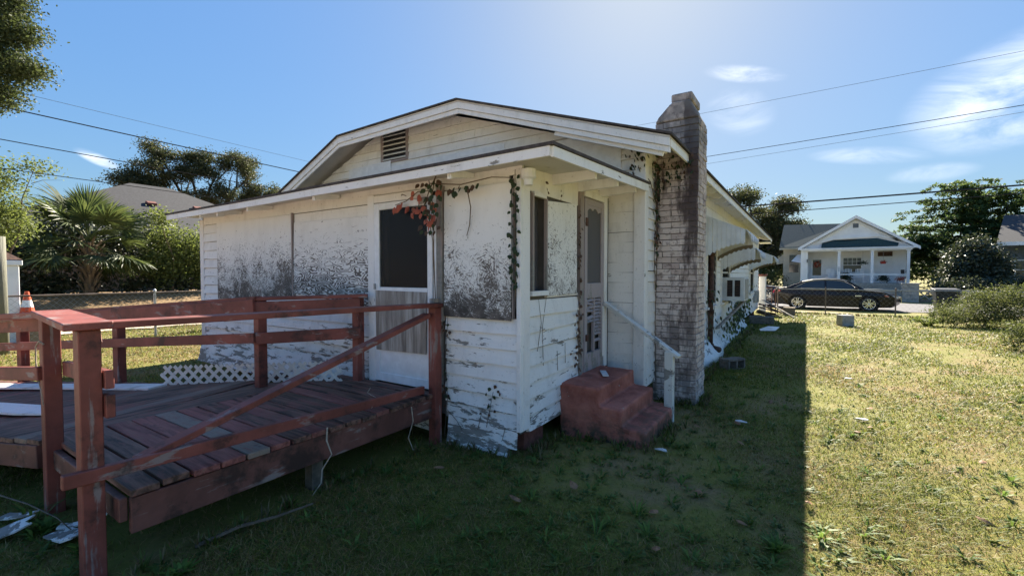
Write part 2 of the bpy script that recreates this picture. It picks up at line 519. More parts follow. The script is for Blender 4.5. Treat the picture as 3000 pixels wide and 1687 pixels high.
M['ivy'] = leaf_mat('dark_creeper_leaf', (0.018, 0.034, 0.017), (0.05, 0.075, 0.035), 0.2)
M['vinedry'] = leaf_mat('dead_creeper_leaf', (0.05, 0.032, 0.024), (0.11, 0.06, 0.04), 0.15)
M['oakleaf'] = leaf_mat('oak_leaf', (0.030, 0.048, 0.020), (0.085, 0.105, 0.040), 0.35)
M['oakautumn'] = leaf_mat('oak_leaf_autumn', (0.032, 0.052, 0.026), (0.105, 0.098, 0.045), 0.3)
M['bright'] = leaf_mat('bright_leaf', (0.06, 0.095, 0.025), (0.19, 0.22, 0.075), 0.45, glow=0.25)
M['mimosa'] = leaf_mat('feathery_leaf', (0.035, 0.070, 0.025), (0.085, 0.13, 0.045), 0.45)
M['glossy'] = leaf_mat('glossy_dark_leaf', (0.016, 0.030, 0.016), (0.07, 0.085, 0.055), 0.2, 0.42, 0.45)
M['azalea'] = leaf_mat('azalea_leaf', (0.045, 0.070, 0.022), (0.16, 0.165, 0.065), 0.4)
M['palm'] = leaf_mat('palm_leaf', (0.024, 0.055, 0.024), (0.11, 0.135, 0.045), 0.35, 0.5, 0.4)
M['bark'] = bark_mat('bark', (0.035, 0.027, 0.021), (0.13, 0.105, 0.085))
M['palmbark'] = bark_mat('palm_boots', (0.06, 0.045, 0.032), (0.24, 0.185, 0.13))
M['polewood'] = bark_mat('treated_pole', (0.10, 0.105, 0.08), (0.26, 0.25, 0.20), (14, 14, 1.2))


def grass_mat():
    m, t = material('grass_blades')
    at = t.n('ShaderNodeAttribute', dict(attribute_name='tint')).outputs['Color']
    p = t.n('ShaderNodeBsdfPrincipled', None, Roughness=0.55)
    t.set(p, 'Base Color', at)
    t.set(p, 'Specular IOR Level', 0.3)
    tr = t.n('ShaderNodeBsdfTranslucent', None, Color=at)
    mx = t.n('ShaderNodeMixShader', None, _0=0.45, _1=p.outputs[0], _2=tr.outputs[0])
    t.n('ShaderNodeOutputMaterial', None, Surface=mx.outputs[0])
    return m


M['grass'] = grass_mat()


def steps_mat():
    m, t = material('red_painted_concrete')
    p = pos(t)
    z = zof(t, p)
    n1 = t.noise(p, 4.0, 7.0, 0.65)
    c = t.mix(t.ramp(n1, 0.3, 0.7), (0.22, 0.066, 0.048), (0.45, 0.165, 0.122))
    low = t.math('MULTIPLY', t.ramp(z, 0.02, 0.34, 1.0, 0.0), t.ramp(t.noise(p, 6.0, 6.0, 0.7), 0.40, 0.58))
    c = t.mix(low, c, (0.055, 0.05, 0.035))
    li = t.ramp(t.noise(p, 11.0, 5.0, 0.6), 0.68, 0.72)
    c = t.mix(li, c, (0.33, 0.32, 0.28))
    return finish(m, t, c, 0.75, t.noise(p, 30.0, 7.0, 0.7), 0.6, 0.008)


M['steps'] = steps_mat()


def kick_mat():
    m, t = material('weathered_kick_panel')
    p = pos(t)
    g = t.noise(t.scale(p, (13, 13, 1.1)), 1.0, 8.0, 0.65, 0.2)
    b = t.noise(t.scale(p, (3, 3, 1.5)), 1.0, 4.0)
    c = t.mix(t.ramp(g, 0.32, 0.68), (0.14, 0.115, 0.095), (0.52, 0.48, 0.43))
    c = t.mix(t.ramp(b, 0.35, 0.8), c, (0.20, 0.165, 0.135))
    return finish(m, t, c, 0.8, g, 0.4, 0.004)


M['kick'] = kick_mat()


def ground_mat():
    m, t = material('lawn_soil')
    p = pos(t)
    sx = t.n('ShaderNodeSeparateXYZ', None, _0=p)
    fine = t.noise(p, 26.0, 8.0, 0.75)
    mid = t.noise(p, 1.3, 7.0, 0.65)
    big = t.noise(p, 0.23, 4.0, 0.6)
    soil = t.mix(fine, (0.14, 0.092, 0.048), (0.345, 0.24, 0.115))
    gr = t.mix(fine, (0.085, 0.088, 0.016), (0.25, 0.235, 0.048))
    c = t.mix(t.ramp(t.math('ADD', t.math('MULTIPLY', mid, 0.6), t.math('MULTIPLY', big, 0.4)), 0.36, 0.54), soil, gr)
    # leaf litter on the bank under the neighbours' trees
    lit = t.mix(t.noise(p, 16.0, 6.0, 0.7), (0.10, 0.06, 0.03), (0.36, 0.24, 0.12))
    edge = t.math('ADD', sx.outputs[0], t.math('MULTIPLY', t.noise(p, 0.8, 4.0), 1.6))
    c = t.mix(t.ramp(edge, -21.6, -20.9, 1.0, 0.0), c, lit)
    return finish(m, t, c, 0.95, fine, 0.7, 0.03)


M['ground'] = ground_mat()


def sand_mat():
    m, t = material('sandy_drive')
    p = pos(t)
    n1 = t.noise(p, 1.2, 8.0, 0.7)
    c = t.mix(n1, (0.36, 0.285, 0.205), (0.58, 0.49, 0.39))
    return finish(m, t, c, 0.95, t.noise(p, 20.0, 6.0), 0.5, 0.02)


M['sand'] = sand_mat()


def screen_mat(name, alpha, col=(0.012, 0.013, 0.016)):
    m, t = material(name)
    p = t.n('ShaderNodeBsdfPrincipled', None, Roughness=0.35)
    t.set(p, 'Base Color', col)
    t.set(p, 'Specular IOR Level', 0.25)
    tr = t.n('ShaderNodeBsdfTransparent')
    mx = t.n('ShaderNodeMixShader', None, _0=alpha, _1=tr.outputs[0], _2=p.outputs[0])
    t.n('ShaderNodeOutputMaterial', None, Surface=mx.outputs[0])
    return m


M['screen'] = screen_mat('black_insect_screen', 0.55)
M['oldscreen'] = screen_mat('grey_insect_screen', 0.72, (0.12, 0.115, 0.12))


def glass_mat(name, col, rough=0.05):
    m, t = material(name)
    return finish(m, t, col, rough, spec=0.6)


M['carglass'] = glass_mat('car_glass', (0.02, 0.03, 0.04))
M['winglass'] = glass_mat('window_glass', (0.03, 0.035, 0.042), 0.08)


def carpaint(name, col):
    m, t = material(name)
    p = pos(t)
    c = t.mix(t.ramp(t.noise(p, 2.0, 5.0), 0.4, 0.8), col, tuple(x * 1.5 for x in col))
    return finish(m, t, c, 0.3, None, spec=0.25, Coat_Weight=0.22, Coat_Roughness=0.07)


M['paint_plum'] = carpaint('dark_plum_paint', (0.007, 0.005, 0.007))
M['paint_navy'] = carpaint('dark_navy_paint', (0.015, 0.020, 0.034))
M['taillight'] = glass_mat('red_lens', (0.45, 0.03, 0.03), 0.15)
M['headlight'] = glass_mat('clear_lens', (0.45, 0.47, 0.5), 0.12)
M['amber'] = glass_mat('amber_lens', (0.5, 0.13, 0.04), 0.15)

# ------------------------------------------------------------------ terrain and setting
def ground_h(x, y):
    h = 0.012 * math.sin(x * 1.7 + 0.4) * math.sin(y * 1.3) + 0.008 * math.sin(x * 3.9) * math.cos(y * 3.1)
    if y > 22.3:
        h -= 0.16 * min(1.0, (y - 22.3) / 4.2)
    if x < -21.3:
        k = min(1.0, (-21.3 - x) / 4.0)
        h += 0.72 * k * k * (3 - 2 * k)
    return h


def axis_coords(fine0, fine1, step, far):
    a = list(np.arange(fine0, fine1 + 1e-6, step))
    s, x = step, fine1
    while x < far:
        s *= 1.5
        x += s
        a.append(x)
    s, x = step, fine0
    while x > -far:
        s *= 1.5
        x -= s
        a.insert(0, x)
    return a


gx, gy = axis_coords(-28, 12, 0.4, 700), axis_coords(-3, 46, 0.4, 700)
gm = MB()
gm.v = [(x, y, ground_h(x, y)) for y in gy for x in gx]
nx = len(gx)
gm.f = [(j * nx + i, j * nx + i + 1, (j + 1) * nx + i + 1, (j + 1) * nx + i) for j in range(len(gy) - 1) for i in range(nx - 1)]
tag(gm.build('ground', M['ground'], smooth=True), kind='structure')


def sheet(name, mat, xs, ys, dz, jig=0.0, seed=1):
    rr = random.Random(seed)
    b = MB()
    for y in ys:
        for k, x in enumerate(xs):
            q = rr.uniform(-jig, jig)
            b.v.append((x + (q if k in (0, len(xs) - 1) else 0), y + rr.uniform(-jig, jig) * (1 if y in (ys[0], ys[-1]) else 0), ground_h(x, y) + dz))
    n = len(xs)
    b.f = [(j * n + i, j * n + i + 1, (j + 1) * n + i + 1, (j + 1) * n + i) for j in range(len(ys) - 1) for i in range(n - 1)]
    return tag(b.build(name, mat, smooth=True), kind='structure')


sheet('road', M['asphalt'], list(np.linspace(-150, 150, 376)), list(np.linspace(27.3, 35.2, 9)), 0.022, 0.12, 4)
sheet('driveway', M['sand'], list(np.linspace(-20.6, -16.2, 12)), list(np.linspace(-30, 60, 200)), 0.03, 0.25, 5)
sheet('bounce_sand', M['sand'], list(np.linspace(-15.5, 40, 120)), list(np.linspace(-11.5, -0.9, 20)), 0.028, 0.2, 7)  # unseen sand behind the camera, added to bounce warm light onto the walls
sheet('pavement', M['concrete'], list(np.linspace(-0.6, 2.2, 16)), list(np.linspace(22.75, 23.25, 3)), 0.012, 0.10, 6)


# ------------------------------------------------------------------ the old white house
house = thing('old_house', 'weathered white clapboard cottage with boarded back porch, brick chimney and low gable', 'house', (-5.8, 5.35, 0))
RG = random.Random(11)


def P_back(y0):
    return lambda u, z, o: (u, y0 - o, z)


def P_side(x0):
    return lambda u, z, o: (x0 + o, u, z)


def flip_for(Pf):
    a, b, c = Vector(Pf(0, 0, 0)), Vector(Pf(1, 0, 0)), Vector(Pf(0, 1, 0))
    return (b - a).cross(c - a).dot(Vector(Pf(0, 0, 1)) - a) < 0


def wall_slab(name, mat, parent, Pf, u0, u1, z0, z1, openings=(), thick=0.10, top=None):
    us = sorted({u0, u1, *[min(max(q, u0), u1) for o in openings for q in o[:2]]})
    zs = sorted({z0, z1, *[min(max(q, z0), z1) for o in openings for q in o[2:4]]})
    b = MB()
    for i in range(len(us) - 1):
        for j in range(len(zs) - 1):
            uc, zc = (us[i] + us[i + 1]) / 2, (zs[j] + zs[j + 1]) / 2
            if any(o[0] < uc < o[1] and o[2] < zc < o[3] for o in openings):
                continue
            b.prism([Pf(us[i], zs[j], 0), Pf(us[i + 1], zs[j], 0), Pf(us[i + 1], zs[j + 1], 0), Pf(us[i], zs[j + 1], 0)],
                    Vector(Pf(0, 0, -thick)) - Vector(Pf(0, 0, 0)))
    if top:
        b.prism([Pf(u, z, 0) for u, z in top], Vector(Pf(0, 0, -thick)) - Vector(Pf(0, 0, 0)))
    return b.build(name, mat, parent)


def board(parent, mat, Pf, u0, u1, z0, z1, lap=True, seed=0, name='siding_board', droop=0.004, gap=0.0, top=None):
    """one clapboard: thick proud lower edge, upper edge cut short, leaving an open gap as lap shadow"""
    r = random.Random(seed)
    L = u1 - u0
    n = max(1, min(9, int(L / 0.22)))
    t0, t1 = r.uniform(-droop, droop), r.uniform(-droop, droop)
    ob, ot = (0.030, 0.009) if lap else (0.016, 0.016)
    ob += r.uniform(-0.003, 0.004)
    b = MB()
    fl = flip_for(Pf)
    for i in range(n + 1):
        k = i / n
        u = u0 + L * k
        dz = t0 + (t1 - t0) * k
        zb = z0 + dz + (r.uniform(-0.0035, 0.0025) if lap else 0) + gap
        zt = z1 + dz + (-0.005 if lap else -0.0018)  # lap boards stop short; the open gap imitates the shadow under each lap
        wv = r.uniform(-0.0015, 0.0025)
        ut = u if top is None else min(max(u, top[0]), top[1])
        b.v += [Pf(u, zb, 0.001), Pf(u, zb, ob + wv), Pf(ut, zt, ot + wv), Pf(ut, zt, 0.001)]
    for i in range(n):
        a, c = i * 4, (i + 1) * 4
        for q in range(3):
            f = (a + q, a + q + 1, c + q + 1, c + q)
            b.f.append(f if fl else tuple(reversed(f)))
    e = n * 4
    b.f += [(0, 3, 2, 1), (e, e + 1, e + 2, e + 3)] if fl else [(0, 1, 2, 3), (e + 3, e + 2, e + 1, e)]
    return b.build(name, mat, parent)


def clad(wall, mat, Pf, u0, u1, z0, z1, row, openings=(), seed=0, lap=True, limit=None, joints=0.0, droop=0.004):
    r = random.Random(seed)
    n = max(1, round((z1 - z0) / row))
    row = (z1 - z0) / n
    for i in range(n):
        a, b = z0 + i * row, z0 + (i + 1) * row
        lo, hi = u0, u1
        if limit:
            tl = limit(b, lo, hi)
            lo, hi = limit(a, lo, hi)
            if hi - lo < 0.08:
                continue
            if tl[1] - tl[0] < 0.03:
                tl = ((lo + hi) / 2, (lo + hi) / 2 + 0.03)
        segs = [(lo, hi)]
        for o in openings:
            if o[2] < (a + b) / 2 < o[3]:
                ns = []
                for s in segs:
                    if o[1] <= s[0] or o[0] >= s[1]:
                        ns.append(s)
                    else:
                        ns += [q for q in ((s[0], o[0]), (o[1], s[1])) if q[1] - q[0] > 0.03]
                segs = ns
        for s in segs:
            L = s[1] - s[0]
            if joints and L > 2.0 and r.random() < joints:
                c = s[0] + L * r.uniform(0.25, 0.75)
                parts_ = [(s[0], c - 0.002), (c + 0.002, s[1])]
            else:
                parts_ = [s]
            for q in parts_:
                board(wall, mat, Pf, q[0], q[1], a, b, lap, r.random(), droop=droop, top=tl if limit else None)


# ---- walls.  porch front faces -Y at y=3.30, porch side faces +X at x=-2.07, main back wall y=5.35, main side wall x=-1.63
PF, PS, MBK, MSD = P_back(3.30), P_side(-2.07), P_back(5.35), P_side(-1.63)
door_open = (-3.90, -2.98, 0.46, 2.40)
pw = wall_slab('porch_wall', M['inside'], house, PF, -7.95, -2.07, 0.24, 2.535, [door_open, (-2.124, -2.080, 1.30, 2.30)], 0.09)
clad(pw, M['siding'], PF, -7.87, -7.40, 0.52, 2.36, 0.131, seed=1)
clad(pw, M['siding'], PF, -7.40, -3.98, 0.52, 1.30, 0.131, seed=2, joints=0.5, droop=0.008)
clad(pw, M['siding'], PF, -2.90, -2.082, 0.24, 1.215, 0.139, seed=3, droop=0.007)
MB().box(-2.128, -2.121, 3.262, 3.2985, 1.21, 2.42).build('casing_board', M['jamb_wood'], pw)
board(pw, M['plain_board'], PF, -2.128, -2.079, 2.30, 2.45, False, 13, 'casing_board')
board(pw, M['plain_board'], PF, -7.87, -3.98, 2.36, 2.52, False, 5, 'frieze_board')
board(pw, M['plain_board'], PF, -5.42, -3.98, 2.235, 2.352, False, 6, 'frieze_board')
board(pw, M['plain_board'], PF, -2.94, -2.17, 2.40, 2.53, False, 7, 'frieze_board')
board(pw, M['plain_board'], PF, -3.98, -2.94, 2.445, 2.53, False, 12, 'frieze_board')
board(pw, M['siding'], PF, -5.42, -3.98, 1.232, 1.362, True, 8)
MB().box(-2.172, -2.034, 3.275, 3.2985, 2.451, 2.535).build('frieze_board', M['plain_board'], pw)
slot_s = (3.46, 3.735, 1.45, 2.30)
door2_open = (4.58, 5.14, 0.50, 2.46)
sw = wall_slab('porch_wall', M['inside'], house, PS, 3.30, 5.35, 0.20, 2.60, [slot_s, door2_open], 0.09)
clad(sw, M['siding'], PS, 3.40, 4.44, 0.20, 1.375, 0.139, seed=21, droop=0.009)
board(sw, M['plain_board'], PS, 3.40, 4.44, 2.335, 2.60, False, 22, 'frieze_board')
board(sw, M['plain_board'], PS, 3.735, 4.44, 1.375, 1.40, False, 23, 'frieze_board')
board(sw, M['plain_board'], PS, 4.44, 5.33, 2.53, 2.60, False, 24, 'frieze_board')
# far sides that close the porch and the house
wall_slab('porch_wall', M['siding_side'], house, lambda u, z, o: (-7.95 - o, u, z), 3.30, 5.35, 0.24, 2.60)
MB().box(-7.86, -2.16, 3.39, 5.35, 0.40, 0.455).build('porch_floor', M['bareboard'], house)
mwall = wall_slab('house_wall', M['inside'], house, MBK, -10.1, -1.63, 0.22, 2.95, [(-4.2, -3.2, 0.5, 2.4)], 0.12)
clad(mwall, M['plain_board'], MBK, -2.06, -1.725, 0.40, 2.72, 0.122, seed=31, lap=False)
gtop = [(-10.1, 2.45), (-1.63, 2.95), (-1.63, 3.08), (-4.55, 4.02), (-6.2, 3.98), (-10.1, 2.46)]
gwall = wall_slab('gable_wall', M['gable'], house, P_back(5.351), -1.7, -1.63, 2.95, 2.96, (), 0.118, gtop)


def roof_limit(z, lo, hi):
    r_ = -1.63 - max(0.0, (z - 3.08)) / 0.322
    l_ = -8.14 + (z - 3.24) / 0.405
    return max(lo, l_), min(hi, r_)


vent_o = (-6.17, -5.51, 3.49, 4.10)
clad(gwall, M['gable'], MBK, -10.0, -1.72, 2.72, 4.12, 0.127, [vent_o], seed=41, limit=roof_limit, joints=0.75, droop=0.004)
# side wall of the main house
win_ac, win_a, win_c = (11.12, 12.25, 0.98, 2.30), (9.3, 10.3, 0.98, 2.30), (17.2, 18.3, 0.98, 2.30)
swall = wall_slab('house_wall', M['inside'], house, MSD, 5.35, 20.6, 0.22, 3.13, [win_ac, win_a, win_c], 0.12)
clad(swall, M['siding_side'], MSD, 5.43, 20.5, 0.24, 2.66, 0.127, [win_ac, win_a, win_c], seed=51)
board(swall, M['trim'], MSD, 5.43, 20.5, 2.66, 2.90, False, 52, 'frieze_board')
board(swall, M['trim'], MSD, 5.43, 20.5, 2.903, 3.135, False, 53, 'frieze_board')
wall_slab('house_wall', M['siding_side'], house, lambda u, z, o: (-10.1 - o, u, z), 5.35, 20.6, 0.22, 2.6)
wall_slab('house_wall', M['siding_side'], house, lambda u, z, o: (u, 20.6 + o, z), -10.1, -1.63, 0.22, 3.4)
MB().box(-10.0, -1.75, 5.47, 20.5, 0.42, 0.48).build('house_floor', M['bareboard'], house)
# corner boards and casings
for x0, x1, y0, y1, z0, z1, mt in ((-2.080, -2.035, 3.255, 3.298, 0.235, 2.45, 'trim'), (-2.068, -2.034, 3.2985, 3.41, 0.235, 2.45, 'trim'),
                                   (-7.985, -7.87, 3.268, 3.298, 0.24, 2.44, 'trim'), (-1.735, -1.597, 5.312, 5.349, 0.22, 3.02, 'trim'), (-1.629, -1.598, 5.3495, 5.44, 0.22, 3.02, 'trim')):
    MB().box(x0, x1, y0, y1, z0, z1).build('corner_board', M[mt], house, bevel=0.004)
# foundation skirting: overlapping metal strips at the porch corner and along the left half
def skirt(pts_top, pts_bot, mat, name='skirting'):
    b = MB()
    n = len(pts_top)
    vs_ = []
    for a, c in zip(pts_top, pts_bot):
        vs_ += [a, c, (Vector(c) + Vector((0, 0.006, 0.0))), (Vector(a) + Vector((0, 0.006, 0.0)))]
    b.v = [tuple(p) for p in vs_]
    for i in range(n - 1):
        a, c = i * 4, i * 4 + 4
        b.f += [(a, a + 1, c + 1, c), (a + 3, c + 3, c + 2, a + 2), (a, c, c + 3, a + 3), (a + 1, a + 2, c + 2, c + 1)]
    return b.build(name, mat, house)


rr = random.Random(5)
xs = list(np.linspace(-2.86, -2.075, 13))
skirt([(x, 3.268, 0.255 - 0.02 * k / 12) for k, x in enumerate(xs)], [(x, 3.252, 0.115 - 0.035 * k / 12 + rr.uniform(-.006, .006)) for k, x in enumerate(xs)], M['siding'])
xs = list(np.linspace(-2.86, -2.16, 13))
skirt([(x, 3.262, 0.125 - 0.03 * k / 12) for k, x in enumerate(xs)], [(x, 3.225, (0.0 if k < 10 else 0.012 * (k - 9)) - 0.02 + rr.uniform(-.012, .02)) for k, x in enumerate(xs)], M['siding'])
xs = list(np.linspace(-7.97, -4.0, 22))
skirt([(x, 3.262, 0.53 - 0.012 * k / 21) for k, x in enumerate(xs)], [(x, 3.225, 0.385 - 0.015 * k / 21) for k, x in enumerate(xs)], M['siding'])
skirt([(x, 3.240, 0.395 - 0.015 * k / 21) for k, x in enumerate(xs)], [(x, 3.195, 0.255 - 0.02 * k / 21) for k, x in enumerate(xs)], M['siding'])
skirt([(-3.9, 3.26, 0.30), (-2.97, 3.26, 0.30)], [(-3.9, 3.24, 0.10), (-2.97, 3.24, 0.06)], M['siding'])
# bulging sheet below the drain pipe on the side wall
bl = MB()
nY = 16
for i in range(nY):
    y = 7.6 + (10.6 - 7.6) * i / (nY - 1)
    k = math.sin(math.pi * min(1, i / (nY - 1))) ** 0.8
    for j, (z, o) in enumerate(((0.36, 0.03), (0.25, 0.10), (0.13, 0.24), (0.06, 0.30), (0.055, 0.29), (-0.05, 0.33))):
        bl.v.append((-1.62 + o * (0.35 + 0.65 * k), y, z))
for i in range(nY - 1):
    for j in range(5):
        bl.f.append((i * 6 + j, i * 6 + j + 1, i * 6 + j + 7, i * 6 + j + 6))
bl.build('skirting', M['siding_side'], house, smooth=True)
sk2 = MB()
sk2.prism([(-1.60, 10.62, 0.26), (-1.60, 15.6, 0.26), (-1.50, 15.6, 0.0), (-1.47, 10.62, -0.02)], (-0.006, 0, 0))
sk2.build('skirting', M['siding_side'], house)
for x, y in ((-2.28, 3.62), (-2.3, 4.7), (-5.0, 3.8), (-7.7, 3.9), (-1.9, 5.6), (-1.85, 16.3), (-1.85, 19.6)):
    MB().box(x - 0.17, x + 0.17, y - 0.17, y + 0.17, -0.1, 0.235).build('pier', M['redbrick'], house, bevel=0.01)

# ---- boarded windows
def panel(name, mat, Pf, quad_, o0, o1):
    MB().prism([Pf(u, z, o0) for u, z in quad_], Vector(Pf(0, 0, o1)) - Vector(Pf(0, 0, o0))).build(name, mat, house, bevel=0.002)


panel('boarding_panel', M['osb_left'], PF, [(-7.42, 1.235), (-5.475, 1.315), (-5.455, 2.355), (-7.42, 2.36)], 0.026, 0.037)
panel('boarding_panel', M['ply'], PF, [(-5.435, 1.355), (-3.955, 1.245), (-3.945, 2.232), (-5.40, 2.245)], 0.026, 0.036)
panel('boarding_panel', M['osb_low'], PF, [(-2.905, 1.200), (-2.135, 1.195), (-2.135, 2.395), (-2.895, 2.385)], 0.034, 0.045)
panel('boarding_panel', M['osb_side'], PS, [(3.725, 1.39), (4.385, 1.395), (4.375, 2.335), (3.735, 2.285)], 0.022, 0.033)
MB().box(-5.452, -5.428, 3.255, 3.298, 1.30, 2.37).build('batten', M['jamb_wood'], house)
MB().box(-2.939, -2.912, 3.235, 3.298, 1.15, 2.44).build('batten', M['jamb_wood'], house)
for (a, b, c, d) in ((3.455, 3.485, 1.43, 2.32), (3.715, 3.735, 1.43, 2.30)):
    MB().box(-2.068, -2.035, a, b, c, d).build('window_casing', M['jamb_wood'], house)
MB().box(-2.068, -2.025, 3.44, 3.74, 1.405, 1.448).build('window_sill', M['trim'], house)
MB().box(-2.068, -2.035, 3.486, 3.714, 2.30, 2.335).build('window_casing', M['trim'], house)
MB().box(-2.145, -2.135, 3.485, 3.715, 1.45, 2.30).build('window_screen', M['oldscreen'], house)

# ---- back storm door with the weathered kick panel
sd_ = MB()
dY = 3.235
for x0, x1, z0, z1 in ((-3.868, -3.79, 0.47, 2.345), (-3.10, -3.035, 0.47, 2.345), (-3.79, -3.10, 2.275, 2.345), (-3.79, -3.10, 1.42, 1.465), (-3.79, -3.10, 0.47, 0.56)):
    sd_.box(x0, x1, dY, dY + 0.034, z0, z1)
sdoor = sd_.build('storm_door', M['white_metal'], house, bevel=0.004)
MB().box(-3.79, -3.10, dY + 0.014, dY + 0.02, 1.465, 2.275).build('door_screen', M['screen'], sdoor)
MB().box(-3.79, -3.10, dY + 0.010, dY + 0.024, 0.56, 1.42).build('door_panel', M['white_metal'], sdoor)
MB().prism([(-3.835, dY - 0.008, 0.80), (-3.115, dY - 0.008, 0.815), (-3.10, dY - 0.008, 1.425), (-3.845, dY - 0.008, 1.43)], (0, 0.007, 0)).build('kick_panel', M['kick'], sdoor)
MB().box(-3.86, -3.845, dY - 0.02, dY, 1.44, 1.50).build('door_latch', M['grey_metal'], sdoor)
for x0, x1, z0, z1, mt, nm in ((-3.975, -3.872, 0.45, 2.44, 'trim', 'door_casing'), (-3.03, -2.985, 0.45, 2.40, 'white_metal', 'door_casing'), (-2.982, -2.942, 0.45, 2.43, 'jamb_wood', 'door_casing'), (-3.872, -2.985, 2.352, 2.43, 'trim', 'door_casing')):
    MB().box(x0, x1, 3.238, 3.2985, z0, z1).build(nm, M[mt], house, bevel=0.003)
for x0, x1, y0, y1, z0, z1 in ((-3.9, -3.85, 3.40, 3.44, 0.47, 2.4), (-3.0, -2.98, 3.40, 3.44, 0.47, 2.4)):
    MB().box(x0, x1, y0, y1, z0, z1).build('door_jamb', M['inside'], house)
# ---- side screen door with broken louvres
X0 = -2.055
ld = MB()
for y0, y1, z0, z1 in ((4.585, 4.655, 0.515, 2.44), (5.06, 5.135, 0.515, 2.44), (4.655, 5.06, 2.37, 2.44), (4.655, 5.06, 1.33, 1.50), (4.655, 5.06, 0.515, 0.715)):
    ld.box(X0 - 0.018, X0 + 0.018, y0, y1, z0, z1)
ld.box(X0 - 0.017, X0 + 0.017, 4.845, 4.872, 0.715, 1.33)
# scalloped valance in the head of the screen opening
val = [(X0 + 0.012, 4.655, 2.372)]
for k in range(25):
    y = 4.655 + 0.405 * k / 24
    val.append((X0 + 0.012, y, 2.352 - 0.035 * (1 - abs(math.sin(k / 24 * math.pi * 2.5))) - 0.03 * abs(k / 12 - 1)))
val.append((X0 + 0.012, 5.06, 2.372))
ld.prism(val, (-0.02, 0, 0))
ldoor = ld.build('louvre_door', M['door_wood'], house, bevel=0.003)
MB().box(X0 - 0.004, X0 + 0.002, 4.655, 5.06, 1.50, 2.37).build('door_screen', M['oldscreen'], ldoor)
rr = random.Random(8)
for col, (y0, y1) in enumerate(((4.66, 4.842), (4.875, 5.055))):
    for k in range(15):
        z = 1.305 - k * 0.039
        if col == 0 and (k > 6 or k in (4,)) and k not in (5, 6):
            continue
        if col == 1 and k in (11, 13, 14):
            continue
        tl = rr.uniform(-0.012, 0.012) if col == 0 else rr.uniform(-0.002, 0.002)
        MB().bar((X0 + 0.004, y0, z + tl), (X0 + 0.004, y1, z - tl), 0.034, 0.006, (0.75, 0, 0.66)).build('louvre_slat', M['door_wood'], ldoor)
MB().box(X0 - 0.05, X0 - 0.045, 4.60, 5.12, 0.52, 1.33).build('door_backing', M['inside'], ldoor)
MB().box(X0 + 0.018, X0 + 0.03, 4.60, 4.65, 2.13, 2.22).build('hinge', M['rust'], ldoor)
MB().box(X0 + 0.018, X0 + 0.04, 4.605, 4.65, 0.86, 0.93).build('hinge', M['rust'], ldoor)
for y0, y1, z0, z1, mt in ((4.445, 4.51, 0.47, 2.53, 'jamb_wood'), (4.512, 4.578, 0.49, 2.53, 'jamb_wood'), (5.142, 5.235, 0.49, 2.53, 'trim'), (4.58, 5.14, 2.452, 2.53, 'trim')):
    MB().box(-2.068, -2.030 if y0 != 4.512 else -2.045, y0, y1, z0, z1).build('door_casing', M[mt], house, bevel=0.003)

# ---- gable vent
gv = MB()
for x0, x1, z0, z1 in ((-6.17, -6.115, 3.49, 4.08), (-5.565, -5.51, 3.49, 4.08), (-6.115, -5.565, 3.49, 3.52)):
    gv.box(x0, x1, 5.32, 5.352, z0, z1)
gvent = gv.build('gable_vent', M['jamb_wood'], house)
MB().box(-6.115, -5.565, 5.345, 5.349, 3.52, 4.08).build('vent_back', M['dark'], gvent)
for k in range(6):
    z = 3.555 + 0.078 * k
    MB().bar((-6.115, 5.335, z), (-5.565, 5.335, z), 0.052, 0.012, (0, -0.62, 0.78)).build('vent_slat', M['gable'], gvent)

# ---- main roof: low gable clipped at the peak (half hip), open eaves
RX0, RXR, EY = -1.24, -1.30, 4.88          # right eave x, fascia plane y
RP, RB = (-4.09, 4.02), (-6.73, 3.95)      # clipped peak corners (x, z)
RE = (-1.22, 3.06)
RL = (-10.5, 2.32)
ridge_y, ridge_z, ridge_x = 6.30, 4.52, -5.45
YB = 21.6
top_edges = dict(E=(RE[0], EY, RE[1]), P=(RP[0], EY, RP[1]), B=(RB[0], EY, RB[1]), L=(RL[0], EY, RL[1]), G=(ridge_x, ridge_y, ridge_z), H=(ridge_x, YB, ridge_z), E2=(RE[0], YB, RE[1]), L2=(RL[0], YB, RL[1]))


def roof_sheet(polys, dz0, dz1, grow=0.0):
    b = MB()
    for pl in polys:
        q = [Vector(top_edges[k]) for k in pl]
        b.prism([p + Vector((0, 0, dz0)) for p in q], (0, 0, dz1 - dz0))
    return b


polys = ['E E2 H G P'.split(), 'L B G H L2'.split(), 'P G B'.split()]
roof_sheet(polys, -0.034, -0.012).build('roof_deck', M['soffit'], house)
top_edges = {k: (v[0] + (0.03 if k in ('E', 'E2') else -0.03 if k in ('L', 'L2') else 0), v[1] - (0.028 if k in 'EPBL' else 0), v[2] + 0.0) for k, v in top_edges.items()}
roof_sheet(polys, -0.0115, 0.012).build('shingle_roof', M['shingle'], house)


def rake(a, b, z_off, h, y0, y1, mat, name):
    MB().prism([(a[0], y0, a[1] + z_off), (b[0], y0, b[1] + z_off), (b[0], y0, b[1] + z_off - h), (a[0], y0, a[1] + z_off - h)], (0, y1 - y0, 0)).build(name, M[mat], house, bevel=0.003)


